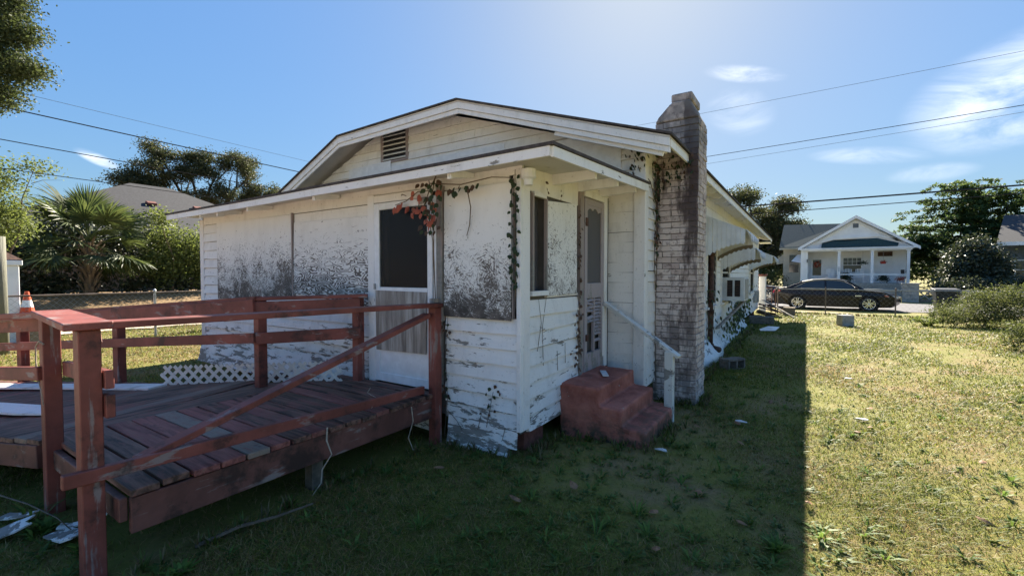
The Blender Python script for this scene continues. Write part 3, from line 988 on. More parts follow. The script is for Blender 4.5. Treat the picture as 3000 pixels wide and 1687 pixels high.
for a, b in ((RE, RP), (RP, RB), (RB, RL)):
    rake(a, b, -0.036, 0.085, EY, EY + 0.024, 'fascia', 'fascia_board')
    rake(a, b, -0.123, 0.062, EY + 0.02, EY + 0.045, 'fascia', 'rake_board')
MB().prism([(RE[0] - 0.02, EY + 0.05, RE[1] - 0.036), (RE[0] - 0.02, YB, RE[1] - 0.036), (RE[0] - 0.02, YB, RE[1] - 0.115), (RE[0] - 0.02, EY + 0.05, RE[1] - 0.115)], (0.02, 0, 0)).build('fascia_board', M['fascia'], house)
sl = (RP[1] - RE[1]) / (RP[0] - RE[0])
y = EY + 0.36
while y < 21.4:
    if not (5.75 < y < 6.45):
        x1, x0 = RE[0] - 0.08, -1.70
        z1, z0 = RE[1] - 0.037 + sl * (x1 - RE[0]), RE[1] - 0.037 + sl * (x0 - RE[0])
        MB().prism([(x0, y, z0), (x1, y, z1), (x1, y, z1 - 0.05), (x1 - 0.06, y, z1 - 0.085), (x0, y, z0 - 0.10)], (0, 0.042, 0)).build('rafter_tail', M['fascia'], house)
    y += 0.61
for y, zz in ((EY + 0.06, 0.0), ):
    MB().bar((-1.30, EY + 0.08, 2.895), (-2.6, EY + 0.08, 3.33), 0.04, 0.07).build('lookout', M['fascia'], house)
MB().box(-1.64, -1.24, 20.62, 21.5, 2.86, 2.895).build('eave_return', M['fascia'], house)

# ---- porch roof: nearly flat shed roof with open eaves
def pz(y):
    return 2.535 + (y - 2.93) * 0.047


PXL, PXR = -8.2, -1.575
sag = lambda x: -0.018 * math.sin((x - PXL) / (PXR - PXL) * math.pi) - 0.035 * max(0, (-4.5 - x) / 3.7)
pxs = list(np.linspace(PXL, PXR, 25))
pd, psn = MB(), MB()
for b, d0, d1, gx_, gy_ in ((pd, -0.024, 0.0, 0, 0), (psn, 0.001, 0.024, 0.035, 0.035)):
    for i in range(24):
        xa = pxs[i] - (gx_ if i == 0 else 0)
        xb = pxs[i + 1] + (gx_ if i == 23 else 0)
        za, zb = sag(pxs[i]), sag(pxs[i + 1])
        y0_ = 2.935 - gy_
        b.prism([(xa, y0_, pz(2.93) + za + d0), (xb, y0_, pz(2.93) + zb + d0), (xb, 5.34, pz(5.35) + d0), (xa, 5.34, pz(5.35) + d0)], (0, 0, d1 - d0))
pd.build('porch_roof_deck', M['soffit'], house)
psn.build('porch_shingles', M['shingle'], house)
for x0, x1 in ((0, 7), (7, 13), (13, 24)):
    fb = MB()
    for i in range(x0, x1):
        za, zb = sag(pxs[i]), sag(pxs[i + 1])
        xa = pxs[i] + (0.003 if i == x0 and i else 0)
        fb.prism([(xa, 2.91, pz(2.93) + za - 0.002), (pxs[i + 1], 2.91, pz(2.93) + zb - 0.002), (pxs[i + 1], 2.91, pz(2.93) + zb - 0.075), (xa, 2.91, pz(2.93) + za - 0.075)], (0, 0.024, 0))
    fb.build('fascia_board', M['fascia'], house)
MB().prism([(PXR - 0.001, 2.936, pz(2.93) - 0.002), (PXR - 0.001, 5.30, pz(5.30) - 0.002), (PXR - 0.001, 5.30, pz(5.30) - 0.085), (PXR - 0.001, 2.936, pz(2.93) - 0.08)], (0.022, 0, 0)).build('fascia_board', M['fascia'], house)
for x in (-7.22, -6.72, -5.93, -4.53, -2.59):
    z = pz(2.95) + sag(x) - 0.026
    MB().prism([(x, 2.955, z), (x, 3.27, z + 0.015), (x, 3.27, z - 0.03), (x, 3.0, z - 0.075), (x, 2.955, z - 0.088)], (0.045, 0, 0)).build('rafter_tail', M['fascia'], house)
for y in (3.86, 4.43, 5.0):
    z = pz(y) - 0.026
    MB().prism([(-1.62, y, z), (-2.07, y, z), (-2.07, y, z - 0.10), (-1.62, y, z - 0.085)], (0, 0.045, 0)).build('lookout', M['fascia'], house)
# sheet-metal flashing over the foot of the gable
rr = random.Random(3)
for x0, x1, zt in ((-7.02, -5.92, 3.50), (-5.90, -3.6, 3.42), (-3.59, -1.9, 3.33)):
    MB().prism([(x0, 5.318, 2.66), (x1, 5.318, 2.66), (x1, 5.318, zt + 0.02), (x0, 5.318, zt)], (0, 0.004, 0)).build('flashing', M['white_metal'], house)
# ceramic lamp holder under the porch eave
lh = MB()
lh.lathe([(0.0, 2.47), (0.062, 2.47), (0.062, 2.43), (0.066, 2.40), (0.04, 2.385), (0.036, 2.34), (0.0, 2.338)], (-1.95, 3.24, 0), 12)
lh.build('lamp_holder', M['white_metal'], house, smooth=False)

# ---- chimney, brick by brick
cx0, cx1, cy0, cy1 = -1.63, -1.11, 5.80, 6.33
chim = MB().box(cx0 + 0.012, cx1 - 0.012, cy0 + 0.012, cy1 - 0.012, -0.15, 3.50)
chim.prism([(cx0 + 0.012, cy0 + 0.02, 3.50), (cx1 - 0.012, cy0 + 0.02, 3.50), (cx1 - 0.10, cy0 + 0.02, 3.70), (cx0 + 0.17, cy0 + 0.02, 3.70)], (0, cy1 - cy0 - 0.04, 0))
chim = chim.build('chimney', M['mortar'], house)
rr = random.Random(77)
variants = {}
for L in (0.20, 0.097):
    variants[L] = []
    for k in range(4):
        b = MB().box(-L / 2, L / 2, -0.055, 0.055, -0.0315, 0.0315)
        b.v = [(p[0] + rr.uniform(-.004, .004), p[1] + rr.uniform(-.004, .004), p[2] + rr.uniform(-.0025, .0025)) for p in b.v]
        variants[L].append(b.mesh('brick', M['brick']))
CO = org(house)


def brick(L, c, rotz):
    o = bpy.data.objects.new('brick', rr.choice(variants[L]))
    C.objects.link(o)
    link(o, chim)
    o.location = Vector(c) - CO
    o.rotation_euler = (rr.uniform(-.01, .01), rr.uniform(-.012, .012), rotz + rr.uniform(-.012, .012))


crs = 0.0725
n_course = int(3.50 / crs)
for i in range(n_course):
    z = 0.0 + (i + 0.5) * crs
    even = i % 2 == 0
    wx, wy = cx1 - cx0, cy1 - cy0
    fr = [0.20, 0.20, 0.097] if even else [0.097, 0.20, 0.20]
    x = cx0 + 0.006
    for L in fr:
        brick(L, (x + L / 2, cy0 + 0.055 + rr.uniform(-.005, .003), z), 0)
        x += L + 0.0075
    sdL = [0.20, 0.20] if even else [0.20, 0.20]
    y = cy0 + 0.117 if even else cy0 + 0.117
    for L in sdL:
        brick(L, (cx1 - 0.055 + rr.uniform(-.003, .005), y + L / 2, z), math.pi / 2)
        y += L + 0.0075
ca_ = MB()
sh = [(cx0, 3.49), (cx1, 3.49), (cx1 - 0.03, 3.56), (cx1 - 0.085, 3.66), (cx1 - 0.10, 3.72), (cx0 + 0.21, 3.72), (cx0 + 0.15, 3.67), (cx0 + 0.04, 3.56)]
ca_.prism([(x, cy0 - 0.012, z) for x, z in sh], (0, cy1 - cy0 + 0.024, 0))
ca_.build('chimney_shoulder', M['brick'], chim, bevel=0.02, seg=2)
MB().box(cx0 + 0.19, cx1 - 0.085, cy0 + 0.02, cy1 - 0.02, 3.721, 3.82).build('chimney_cap', M['brick'], chim, bevel=0.012)

# ---- metal awnings over the side windows
def awning(y0, y1, ztop):
    zr = ztop
    prof_t = [(0.0, zr), (0.70, zr - 0.31), (0.78, zr - 0.40), (0.785, zr - 0.50)]
    # sheet over the top
    b = MB()
    x = -1.625
    b.prism([(x, y0, zr + 0.012), (x + 0.70, y0, zr - 0.298), (x + 0.70, y0, zr - 0.31), (x, y0, zr)], (0, y1 - y0, 0))
    aw = b.build('awning', M['awning'], house)
    for yy in (y0, y1):
        n = 9
        for i in range(n):
            a, c = 0.70 * i / n, 0.70 * (i + 1) / n
            zt_a, zt_c = zr - 0.31 * a / 0.70, zr - 0.31 * c / 0.70
            arch = lambda q: zr - 0.79 + 0.26 * math.sin(min(1.0, q / 0.70) * math.pi / 2) ** 0.9
            za, zc = arch(a), arch(c)
            mid = (a + c) / 2
            off = 0.004 if i % 2 else 0.0
            pl = [(x + a + .002, yy - off, zt_a - 0.002), (x + c - .002, yy - off, zt_c - 0.002), (x + c - .002, yy - off, zc), (x + mid, yy - off, (za + zc) / 2 - 0.035), (x + a + .002, yy - off, za)]
            MB().prism(pl, (0, 0.004, 0)).build('awning_panel', M['awning'], aw)
    n = max(4, int((y1 - y0) / 0.16))
    for i in range(n):
        a, c = y0 + 0.004 + (y1 - y0 - 0.008) * i / n, y0 + 0.004 + (y1 - y0 - 0.008) * (i + 1) / n
        off = 0.005 if i % 2 else 0.0
        q = MB()
        q.prism([(x + 0.705 + off, a + .002, zr - 0.30), (x + 0.705 + off, c - .002, zr - 0.30), (x + 0.79 + off, c - .002, zr - 0.40), (x + 0.79 + off, (a + c) / 2, zr - 0.53), (x + 0.79 + off, a + .002, zr - 0.40)], (0.004, 0, 0.002))
        q.build('awning_panel', M['awning_in'] if False else M['awning'], aw)
    # hem of scallops seen from inside
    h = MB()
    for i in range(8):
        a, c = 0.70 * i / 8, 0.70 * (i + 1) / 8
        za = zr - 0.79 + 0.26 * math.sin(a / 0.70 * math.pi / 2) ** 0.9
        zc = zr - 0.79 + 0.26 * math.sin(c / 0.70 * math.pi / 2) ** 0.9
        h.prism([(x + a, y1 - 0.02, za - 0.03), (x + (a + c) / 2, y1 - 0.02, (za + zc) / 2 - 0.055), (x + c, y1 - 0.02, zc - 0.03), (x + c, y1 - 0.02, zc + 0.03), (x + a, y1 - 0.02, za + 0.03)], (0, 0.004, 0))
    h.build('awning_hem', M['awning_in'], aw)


awning(9.05, 10.45, 2.70)
awning(11.0, 12.4, 2.46)
awning(16.9, 18.4, 2.50)
# windows behind them
for y0, y1, z0, z1 in (win_a, win_ac, win_c):
    wm = MB()
    for a, b, c, d in ((y0 - 0.09, y0, z0 - 0.02, z1 + 0.1), (y1, y1 + 0.09, z0 - 0.02, z1 + 0.1), (y0, y1, z1, z1 + 0.1)):
        wm.box(-1.628, -1.585, a, b, c, d)
    wm.box(-1.66, -1.62, y0, y1, (z0 + z1) / 2 - 0.02, (z0 + z1) / 2 + 0.02)
    wf = wm.build('window', M['trim'], house)
    MB().box(-1.70, -1.69, y0, y1, z0, z1).build('window_pane', M['winglass'], wf)
    MB().box(-1.628, -1.555, y0 - 0.12, y1 + 0.12, z0 - 0.062, z0 - 0.021).build('window_sill', M['trim'], wf)
MB().box(-1.66, -1.60, 8.62, 8.80, 2.50, 2.78).build('window_pane', M['winglass'], house)
# rusty soil pipe
dp = MB()
dp.tube([(-1.545, 9.42, 2.06), (-1.545, 9.42, 0.16)], 0.048, 10)
for z in (1.12, 0.88, 0.22, 2.0):
    dp.tube([(-1.545, 9.42, z - 0.035), (-1.545, 9.42, z + 0.035)], 0.066, 10)
dp.tube([(-1.545, 9.42, 0.20), (-1.46, 9.36, 0.17), (-1.36, 9.28, 0.17)], [0.05, 0.06, 0.055], 10)
dp.build('drain_pipe', M['rust'], house, smooth=True)
# electric box near the far corner
MB().box(-1.60, -1.47, 18.9, 19.2, 0.55, 0.98).build('meter_box', M['grey_metal'], house, bevel=0.01)
MB().box(-1.60, -1.52, 18.45, 18.7, 0.58, 0.82).build('meter_box', M['grey_metal'], house, bevel=0.01)
# front porch pier with its red coping, at the street end
MB().box(-1.62, -1.38, 20.9, 21.2, -0.05, 1.52).build('porch_pier', M['trim'], house, bevel=0.01)
MB().box(-1.66, -1.34, 20.86, 21.24, 1.522, 1.60).build('pier_cap', M['redbrick'], house, bevel=0.01)

# ------------------------------------------------------------------ air conditioner, its prop
ac = thing('air_conditioner', 'pale grey box air conditioner jutting from the side window under an awning', 'air conditioner', (-1.4, 11.6, 1.02))
MB().box(-1.64, -1.145, 11.22, 11.98, 1.0, 1.53).build('case', M['awning'], ac, bevel=0.012)
MB().box(-1.144, -1.135, 11.26, 11.94, 1.04, 1.49).build('rear_grille', M['grey_metal'], ac)
for a in (-1.50, -1.345):
    MB().box(a, a + 0.11, 11.208, 11.219, 1.10, 1.465).build('side_vent', M['dark'], ac)
    for k in range(10):
        MB().box(a, a + 0.11, 11.203, 11.2075, 1.115 + k * 0.035, 1.125 + k * 0.035).build('vent_fin', M['rust'], ac)
pr = thing('prop_plank', 'grey leaning plank propped under the window air conditioner', 'plank', (-1.5, 11, 0.5))
MB().bar((-1.56, 10.35, 0.46), (-1.20, 11.9, 1.0), 0.035, 0.09, (0.9, 0, 0.4)).build('plank', M['kick'], pr)

# ------------------------------------------------------------------ concrete steps and hand rail
st = MB()
prof = [(-2.06, -0.1), (-1.19, -0.1), (-1.19, 0.165), (-1.42, 0.18), (-1.425, 0.33), (-1.64, 0.345), (-1.645, 0.505), (-2.06, 0.515)]
st.prism([(x, 4.03, z) for x, z in prof], (0, 1.06, 0))
so = st.build('concrete_steps', M['steps'], bevel=0.02, seg=3)
sub = so.modifiers.new('sub', 'SUBSURF')
sub.subdivision_type = 'SIMPLE'
sub.levels = sub.render_levels = 3
tx = bpy.data.textures.new('lumps', 'CLOUDS')
tx.noise_scale = 0.11
dm = so.modifiers.new('lumps', 'DISPLACE')
dm.texture = tx
dm.strength = 0.018
dm.texture_coords = 'GLOBAL'
tag(so, 'three red painted concrete steps below the broken louvre door', 'steps')
ss_ = thing('paint_scrap', 'grey strip of board lying on the top red step', 'scrap', (-1.8, 4.6, 0.52))
MB().obox((-1.82, 4.62, 0.528), (0.028, 0.014, 0), (-0.06, 0.11, 0), (0, 0, 0.006)).build('strip', M['paper'], ss_)
hr = thing('hand_rail', 'white timber hand rail on one post beside the red steps', 'hand rail', (-1.22, 4.95, 0))
MB().bar((-2.03, 5.17, 1.255), (-1.13, 5.02, 0.71), 0.085, 0.038, (0, 0, 1)).build('rail', M['rail_white'], hr, bevel=0.003)
MB().box(-1.275, -1.185, 4.97, 5.06, -0.1, 0.765).build('post', M['rail_white'], hr, bevel=0.005)
MB().box(-2.07, -2.035, 5.10, 5.19, 0.62, 1.22).build('cleat', M['trim'], hr)

# ------------------------------------------------------------------ red timber ramp
ramp_ = thing('wheelchair_ramp', 'red painted timber ramp and landing with railings at the back storm door', 'ramp', (-3.6, 2.0, 0))
rr = random.Random(21)
DZ = 0.462


def post(x, y, z0, z1, a=0.0, s=0.045):
    c, n = math.cos(a) * s, math.sin(a) * s
    MB().obox((x, y, (z0 + z1) / 2), (c, n, 0), (-n, c, 0), (0, 0, (z1 - z0) / 2)).build('post', M['rail_v'], ramp_, bevel=0.004)


def rail(p0, p1, w_, h, mat='rail_x', name='rail', up=(0, 0, 1)):
    return MB().bar(p0, p1, w_, h, up).build(name, M[mat], ramp_, bevel=0.004)


# boards of the main landing, laid along x
y = 0.86
k = 0
while y < 3.20:
    wd = rr.uniform(0.128, 0.142)
    gap = rr.uniform(0.008, 0.018)
    x1 = -2.955 + rr.uniform(-0.012, 0.016)
    x0 = -4.40 + rr.uniform(-0.01, 0.01)
    sag_ = 0.006 * math.sin(y * 2.0) + rr.uniform(-0.004, 0.004)
    b = MB()
    n = 4
    for i in range(n + 1):
        q = i / n
        cup = 0.003 * math.sin(q * 3)
        for (yy, zz) in ((y, -0.038), (y + wd, -0.038), (y + wd, 0.0), (y, 0.0)):
            b.v.append((x0 + (x1 - x0) * q, yy + rr.uniform(-.0015, .0015), DZ + zz + sag_ + cup))
    for i in range(n):
        a, c = i * 4, i * 4 + 4
        for j in range(4):
            b.f.append((a + j, c + j, c + (j + 1) % 4, a + (j + 1) % 4))
    b.f += [(0, 1, 2, 3), (n * 4 + 3, n * 4 + 2, n * 4 + 1, n * 4)]
    b.build('deck_board', M['deck_x'], ramp_, bevel=0.004)
    y += wd + gap
# side run that turns left and falls gently; boards along y, skewed by 15 degrees
ux = Vector((-0.966, -0.259, -0.066))
uy = Vector((-0.259, 0.966, 0))
o0 = Vector((-4.41, 0.83, DZ + 0.004))
t_ = 0.0
while t_ < 5.2:
    wd = rr.uniform(0.130, 0.142)
    c0 = o0 + ux * t_
    L = 1.62
    if t_ < 0.5:
        L = 1.62 + 0.55 * (1 - t_ / 0.5)
    a = c0 + ux * (wd / 2)
    e0 = a - uy * (0.03 + rr.uniform(0, 0.02))
    e1 = a + uy * (L + rr.uniform(0, 0.03))
    MB().bar(e0 - Vector((0, 0, 0.019 + rr.uniform(0, .006))), e1 - Vector((0, 0, 0.019 + rr.uniform(0, .006))), wd, 0.038).build('deck_board', M['deck_y'], ramp_, bevel=0.004)
    t_ += wd + rr.uniform(0.004, 0.012)
# infill between the skewed run and the landing
MB().prism([(-4.40, 0.86, DZ - 0.05), (-4.40, 3.18, DZ - 0.05), (-4.42, 3.0, DZ - 0.05), (-4.80, 2.45, DZ - 0.05), (-4.45, 0.86, DZ - 0.05)], (0, 0, 0.045)).build('deck_board', M['deck_y'], ramp_)
# beams
rail((-2.985, 0.865, 0.322), (-2.985, 3.21, 0.325), 0.04, 0.19, 'beam', 'beam')
rail((-4.36, 0.84, 0.36), (-2.99, 0.84, 0.36), 0.038, 0.125, 'beam', 'beam')
f0, f1 = o0 - uy * 0.035, o0 - uy * 0.035 + ux * 5.2
rail(f0 - Vector((0, 0, 0.12)), f1 - Vector((0, 0, 0.12)), 0.04, 0.16, 'beam', 'beam')
g0 = o0 + uy * 1.60
rail(g0 - Vector((0, 0, 0.14)), g0 + ux * 5.2 - Vector((0, 0, 0.14)), 0.038, 0.16, 'beam', 'beam')
rail((-4.3, 0.9, 0.33), (-4.3, 3.2, 0.33), 0.038, 0.14, 'beam', 'beam')
for x, y in ((-3.06, 1.98), (-4.3, 2.0), (-5.9, 1.9)):
    MB().box(x - 0.045, x + 0.045, y - 0.045, y + 0.045, -0.1, 0.23).build('stilt', M['bareboard'], ramp_)
# posts
A, B_, Cc = (-3.09, 0.74), (-4.24, 0.83), (-2.96, 3.19)
post(A[0], A[1], -0.1, 1.315)
post(B_[0], B_[1], -0.1, 1.315)
post(Cc[0], Cc[1], -0.1, 1.285)
post(-4.02, 3.14, DZ, 1.36)
post(-4.64, 2.43, 0.0, 1.36)
bk = lambda t: Vector((-4.64, 2.40, 0)) + Vector((ux.x, ux.y, 0)) * t
for t_, zz in ((2.12, 0.295), (3.95, 0.18), (5.1, 0.10)):
    q = bk(t_)
    post(q.x, q.y + 0.03, zz - 0.3, zz + 0.85, 0.26)
fr = lambda t: Vector((B_[0], B_[1], 0)) + Vector((ux.x, ux.y, 0)) * t
for t_ in (2.4, 5.0):
    q = fr(t_)
    post(q.x, q.y, -0.1, 1.315 - 0.066 * t_, 0.26)
# caps and rails
rail((A[0] + 0.01, A[1] - 0.045, 1.338), (Cc[0] - 0.0, Cc[1] + 0.06, 1.306), 0.125, 0.038, name='cap_rail')
rail((A[0] + 0.075, A[1] - 0.01, 1.3385), (B_[0] - 0.06, B_[1] + 0.02, 1.3385), 0.19, 0.038, name='cap_rail')
rail((A[0] + 0.075, A[1] + 0.066, 1.055), (B_[0] + 0.04, B_[1] + 0.066, 0.965), 0.038, 0.095)
rail((A[0] + 0.0, A[1] + 0.068, 0.915), (A[0] + 0.075, A[1] + 0.068, 0.915), 0.04, 0.12, name='rail_block')
rail((A[0] - 0.05, A[1] + 0.05, 1.28), (A[0] - 0.20, A[1] + 0.06, 1.20), 0.04, 0.09, name='brace')
q0, q1 = fr(-0.04), fr(5.1)
rail((q0.x, q0.y, 1.338), (q1.x, q1.y, 1.338 - 0.066 * 5.1), 0.125, 0.038, name='cap_rail')
rail((q0.x - 0.03, q0.y + 0.055, 1.265), (q1.x, q1.y + 0.055, 1.265 - 0.066 * 5.1), 0.038, 0.09)
rail((q0.x - 0.03, q0.y - 0.06, 0.945), (q1.x, q1.y - 0.06, 0.945 - 0.066 * 5.1), 0.038, 0.09)
# back rail: from the storm door out to the corner post, then along the side run
rail((-3.90, 3.17, 1.372), (-4.67, 2.38, 1.352), 0.10, 0.036, name='cap_rail')
rail((-3.93, 3.10, 1.285), (-4.62, 2.37, 1.262), 0.038, 0.125)
rail((-3.93, 3.10, 0.985), (-4.62, 2.37, 0.955), 0.038, 0.115)
b0, b1 = bk(0.0), bk(5.2)
dd = Vector((uy.x, uy.y, 0)) * -0.05
rail((b0.x + dd.x + 0.03, b0.y + dd.y, 1.285), (b1.x + dd.x, b1.y + dd.y, 1.285 - 0.072 * 5.2), 0.038, 0.135)
rail((b0.x + 0.03, b0.y, 1.365), (b1.x, b1.y, 1.365 - 0.072 * 5.2), 0.10, 0.03, name='cap_rail')
rail((b0.x + dd.x + 0.03, b0.y + dd.y, 0.965), (b1.x + dd.x, b1.y + dd.y, 0.965 - 0.072 * 5.2), 0.038, 0.10)
# kerb rail and the fallen diagonal brace
rail((-3.045, 0.62, 0.575), (-3.03, 3.10, 0.505), 0.045, 0.07, name='kerb_rail')
rail((-3.10, 0.93, 0.565), (-2.99, 3.12, 1.215), 0.04, 0.095, name='brace', up=(1, 0, 0.0))
MB().box(-2.99, -2.93, 3.15, 3.23, 1.33, 1.37).build('rail_block', M['kick'], ramp_)

# ------------------------------------------------------------------ vinyl lattice lying behind the ramp
lat = thing('lattice_panel', 'broken strip of cream vinyl lattice standing along the back of the ramp', 'lattice', (-5.4, 2.3, 0.3))
l0, l1 = Vector((-5.86, 2.00, 0.33)), Vector((-4.15, 3.02, 0.40))
du = (l1 - l0).normalized()
Lt = (l1 - l0).length
H_ = 0.27
nrm = Vector((du.y, -du.x, 0)).normalized()
stp = 0.115
for lay, sg in ((0, 1), (1, -1)):
    s = -H_
    while s < Lt + H_:
        # a slat at 45 degrees clipped to the strip
        a0, a1 = max(0, s if sg > 0 else s - H_), min(Lt, s + H_ if sg > 0 else s)
        if a1 - a0 > 0.05:
            if sg > 0:
                h0, h1 = a0 - s, a1 - s
            else:
                h0, h1 = s - a0, s - a1
            p0 = l0 + du * a0 + Vector((0, 0, h0)) + nrm * (0.005 * lay)
            p1 = l0 + du * a1 + Vector((0, 0, h1)) + nrm * (0.005 * lay)
            MB().bar(p0, p1, 0.0045, 0.034, Vector((0, 0, 1)) if sg > 0 else Vector((0, 0, 1))).build('slat', M['vinyl'], lat)
        s += stp

# ------------------------------------------------------------------ loose white boards on the side run
lb = thing('loose_board', 'long white painted board lying across the far side of the ramp platform', 'board', (-6.5, 1.6, 0.37))
MB().bar((-5.75, 1.93, 0.405), (-8.2, 1.02, 0.27), 0.20, 0.02).build('board', M['trim'], lb)
lb = thing('loose_board', 'short white board with a split end at the left of the ramp platform', 'board', (-6, 1, 0.4))
MB().prism([(-5.25, 1.02, 0.425), (-5.6, 0.86, 0.41), (-6.6, 0.62, 0.34), (-6.7, 0.86, 0.34), (-5.75, 1.06, 0.41), (-5.45, 1.10, 0.42)], (0, 0, 0.016)).build('board', M['trim'], lb)
rr = random.Random(9)
for i, (x, y, a, sx, sy, lab) in enumerate(((-4.22, 0.66, 0.5, 0.13, 0.04, 'bluish white strip of broken siding on the ground left of the ramp post'),
                                            (-4.03, 0.56, 1.3, 0.12, 0.09, 'broken white board with ragged edge at the lower left corner'),
                                            (-3.78, 0.86, 0.9, 0.12, 0.028, 'thin white slat leaning in weeds beside the front ramp post'),
                                            (-3.66, 0.77, 0.2, 0.14, 0.07, 'cracked white panel lying in weeds beside the front ramp post'))):
    t_ = thing('siding_scrap', lab, 'scrap', (x, y, 0.03), 'broken white siding by the ramp')
    ca, sa = math.cos(a), math.sin(a)
    pl = []
    for px, py in ((-1, -1), (-0.3, -0.9), (0.5, -1.05), (1, -0.7), (0.8, 0.1), (1.02, 0.8), (0.2, 1), (-0.5, 0.82), (-1, 1)):
        px, py = px * sx * rr.uniform(.85, 1.1), py * sy * rr.uniform(.85, 1.1)
        pl.append((x + px * ca - py * sa, y + px * sa + py * ca, 0.03 + 0.16 * max(0, px * 2) + rr.uniform(0, 0.01)))
    MB().prism(pl, (0, 0, 0.01)).build('board', M['siding'], t_)

# ------------------------------------------------------------------ blocks, litter and debris
def block(name, label, c, a, sx, sy, sz, mat, hollow=False, cat='block', tilt=0.0):
    t_ = thing(name, label, cat, c)
    ca, sa = math.cos(a), math.sin(a)
    ax, ay, az = Vector((ca, sa, tilt)), Vector((-sa, ca, 0)), Vector((-tilt * ca, -tilt * sa, 1))
    b = MB()
    cc = Vector(c) + Vector((0, 0, sz / 2))
    if hollow:
        th = 0.032
        for k in (-1, 0, 1):
            b.obox(cc + ax * k * (sx / 2 - th / 2), ax * th / 2, ay * (sy / 2), az * (sz / 2))
        for k in (-1, 1):
            for q in (-1, 1):
                b.obox(cc + ay * k * (sy / 2 - th / 2) + ax * q * (sx / 4), ax * (sx / 4 - th * 0.76), ay * th / 2, az * (sz / 2 - .001))
    else:
        b.obox(cc, ax * sx / 2, ay * sy / 2, az * sz / 2)
    b.build('body', mat, t_, bevel=0.012 if not hollow else 0.003, seg=2)
    return t_


def cinder_lying(label, c, a, mat):
    """hollow block on its side: cores run level and open towards the camera's right"""
    t_ = thing('cinder_block', label, 'block', c)
    ca, sa = math.cos(a), math.sin(a)
    ax, ay = Vector((ca, sa, 0)), Vector((-sa, ca, 0))
    L, H, D, th = 0.39, 0.19, 0.19, 0.033
    b = MB()
    o = Vector(c)
    for z in (th / 2, H - th / 2):
        b.obox(o + Vector((0, 0, z)), ax * L / 2, ay * D / 2, Vector((0, 0, th / 2)))
    for k in (-1, 0, 1):
        b.obox(o + Vector((0, 0, H / 2)) + ax * k * (L / 2 - th / 2), ax * th / 2, ay * D / 2, Vector((0, 0, H / 2 - th + .001)))
    b.build('body', mat, t_, bevel=0.004)


cinder_lying('dark weathered hollow cinder block on shaded lawn beside the house wall', (-1.02, 8.35, 0.0), 1.0, M['cinder'])
block('concrete_cube', 'pale square concrete block standing alone on the sunny lawn', (1.03, 17.35, 0), 0.42, 0.34, 0.34, 0.34, M['concrete'])
block('cinder_block', 'dark concrete slab pile under the far end of the house side wall', (-1.2, 16.6, 0), 0.1, 0.7, 0.4, 0.24, M['cinder'])
wp = thing('paper_scrap', 'white crumpled paper on shaded grass beside the dark slab pile', 'litter', (-0.85, 14.6, 0))
MB().prism([(-1.05, 14.3, 0.02), (-0.7, 14.45, 0.03), (-0.62, 14.9, 0.09), (-0.9, 14.85, 0.10), (-1.1, 14.6, 0.03)], (0, 0, 0.012)).build('sheet', M['white_metal'], wp)
db = thing('timber_pile', 'dark heap of broken timber against the far corner of the house', 'debris', (-1.0, 19.9, 0))
rr = random.Random(31)
for k in range(9):
    a = rr.uniform(-0.4, 1.2)
    x, y = -1.15 + rr.uniform(-.2, .25), 19.6 + rr.uniform(-.7, 1.0)
    z = 0.05 + k * 0.045
    MB().bar((x - 0.3 * math.cos(a), y - 0.5 * math.sin(a), z + rr.uniform(0, .12)), (x + 0.35 * math.cos(a), y + 0.5 * math.sin(a), max(0.03, z - rr.uniform(0, .15))), 0.14, 0.04).build('plank', M['rust'] if k % 3 else M['cinder'], db)
MB().bar((-1.45, 20.2, 0.62), (-0.35, 19.2, 0.03), 0.05, 0.04).build('plank', M['kick'], db)
MB().box(-0.75, -0.35, 20.6, 21.0, 0.0, 0.3).build('box', M['tan'], db)

# ------------------------------------------------------------------ leaves as real little faces
def leaf_mesh(name, mat, P, size, seed, droop=0.3, aspect=0.55, tint=None, up=0.0):
    """P: n x 3 array of leaf positions; every leaf is a folded lozenge of two triangles with its own heading"""
    g = np.random.default_rng(seed)
    n = len(P)
    th = g.uniform(0, 2 * np.pi, n)
    ph = g.normal(-droop, 0.55, n)
    d = np.stack([np.cos(th) * np.cos(ph), np.sin(th) * np.cos(ph), np.sin(ph)], 1)
    r_ = g.normal(0, 1, (n, 3))
    r_[:, 2] += up
    s = np.cross(d, r_)
    s /= np.linalg.norm(s, axis=1)[:, None] + 1e-9
    L = size * g.uniform(0.6, 1.35, n)[:, None]
    W = L * aspect * 0.5
    mid = P + d * L * 0.45 + np.cross(s, d) * L * 0.08
    V = np.stack([P, mid + s * W, P + d * L, mid - s * W], 1).reshape(-1, 3)
    me = bpy.data.meshes.new(name)
    me.vertices.add(4 * n)
    me.vertices.foreach_set('co', V.astype(np.float32).ravel())
    me.loops.add(4 * n)
    me.loops.foreach_set('vertex_index', np.arange(4 * n, dtype=np.int32))
    me.polygons.add(n)
    me.polygons.foreach_set('loop_start', np.arange(n, dtype=np.int32) * 4)
    me.polygons.foreach_set('loop_total', np.full(n, 4, np.int32))
    t_ = g.beta(1.6, 2.2, n) if tint is None else np.clip(tint + g.normal(0, 0.16, n), 0, 1)
    at = me.attributes.new('tint', 'FLOAT', 'POINT')
    at.data.foreach_set('value', np.repeat(t_, 4).astype(np.float32))
    me.materials.append(mat)
    me.update()
    me.validate()
    return me


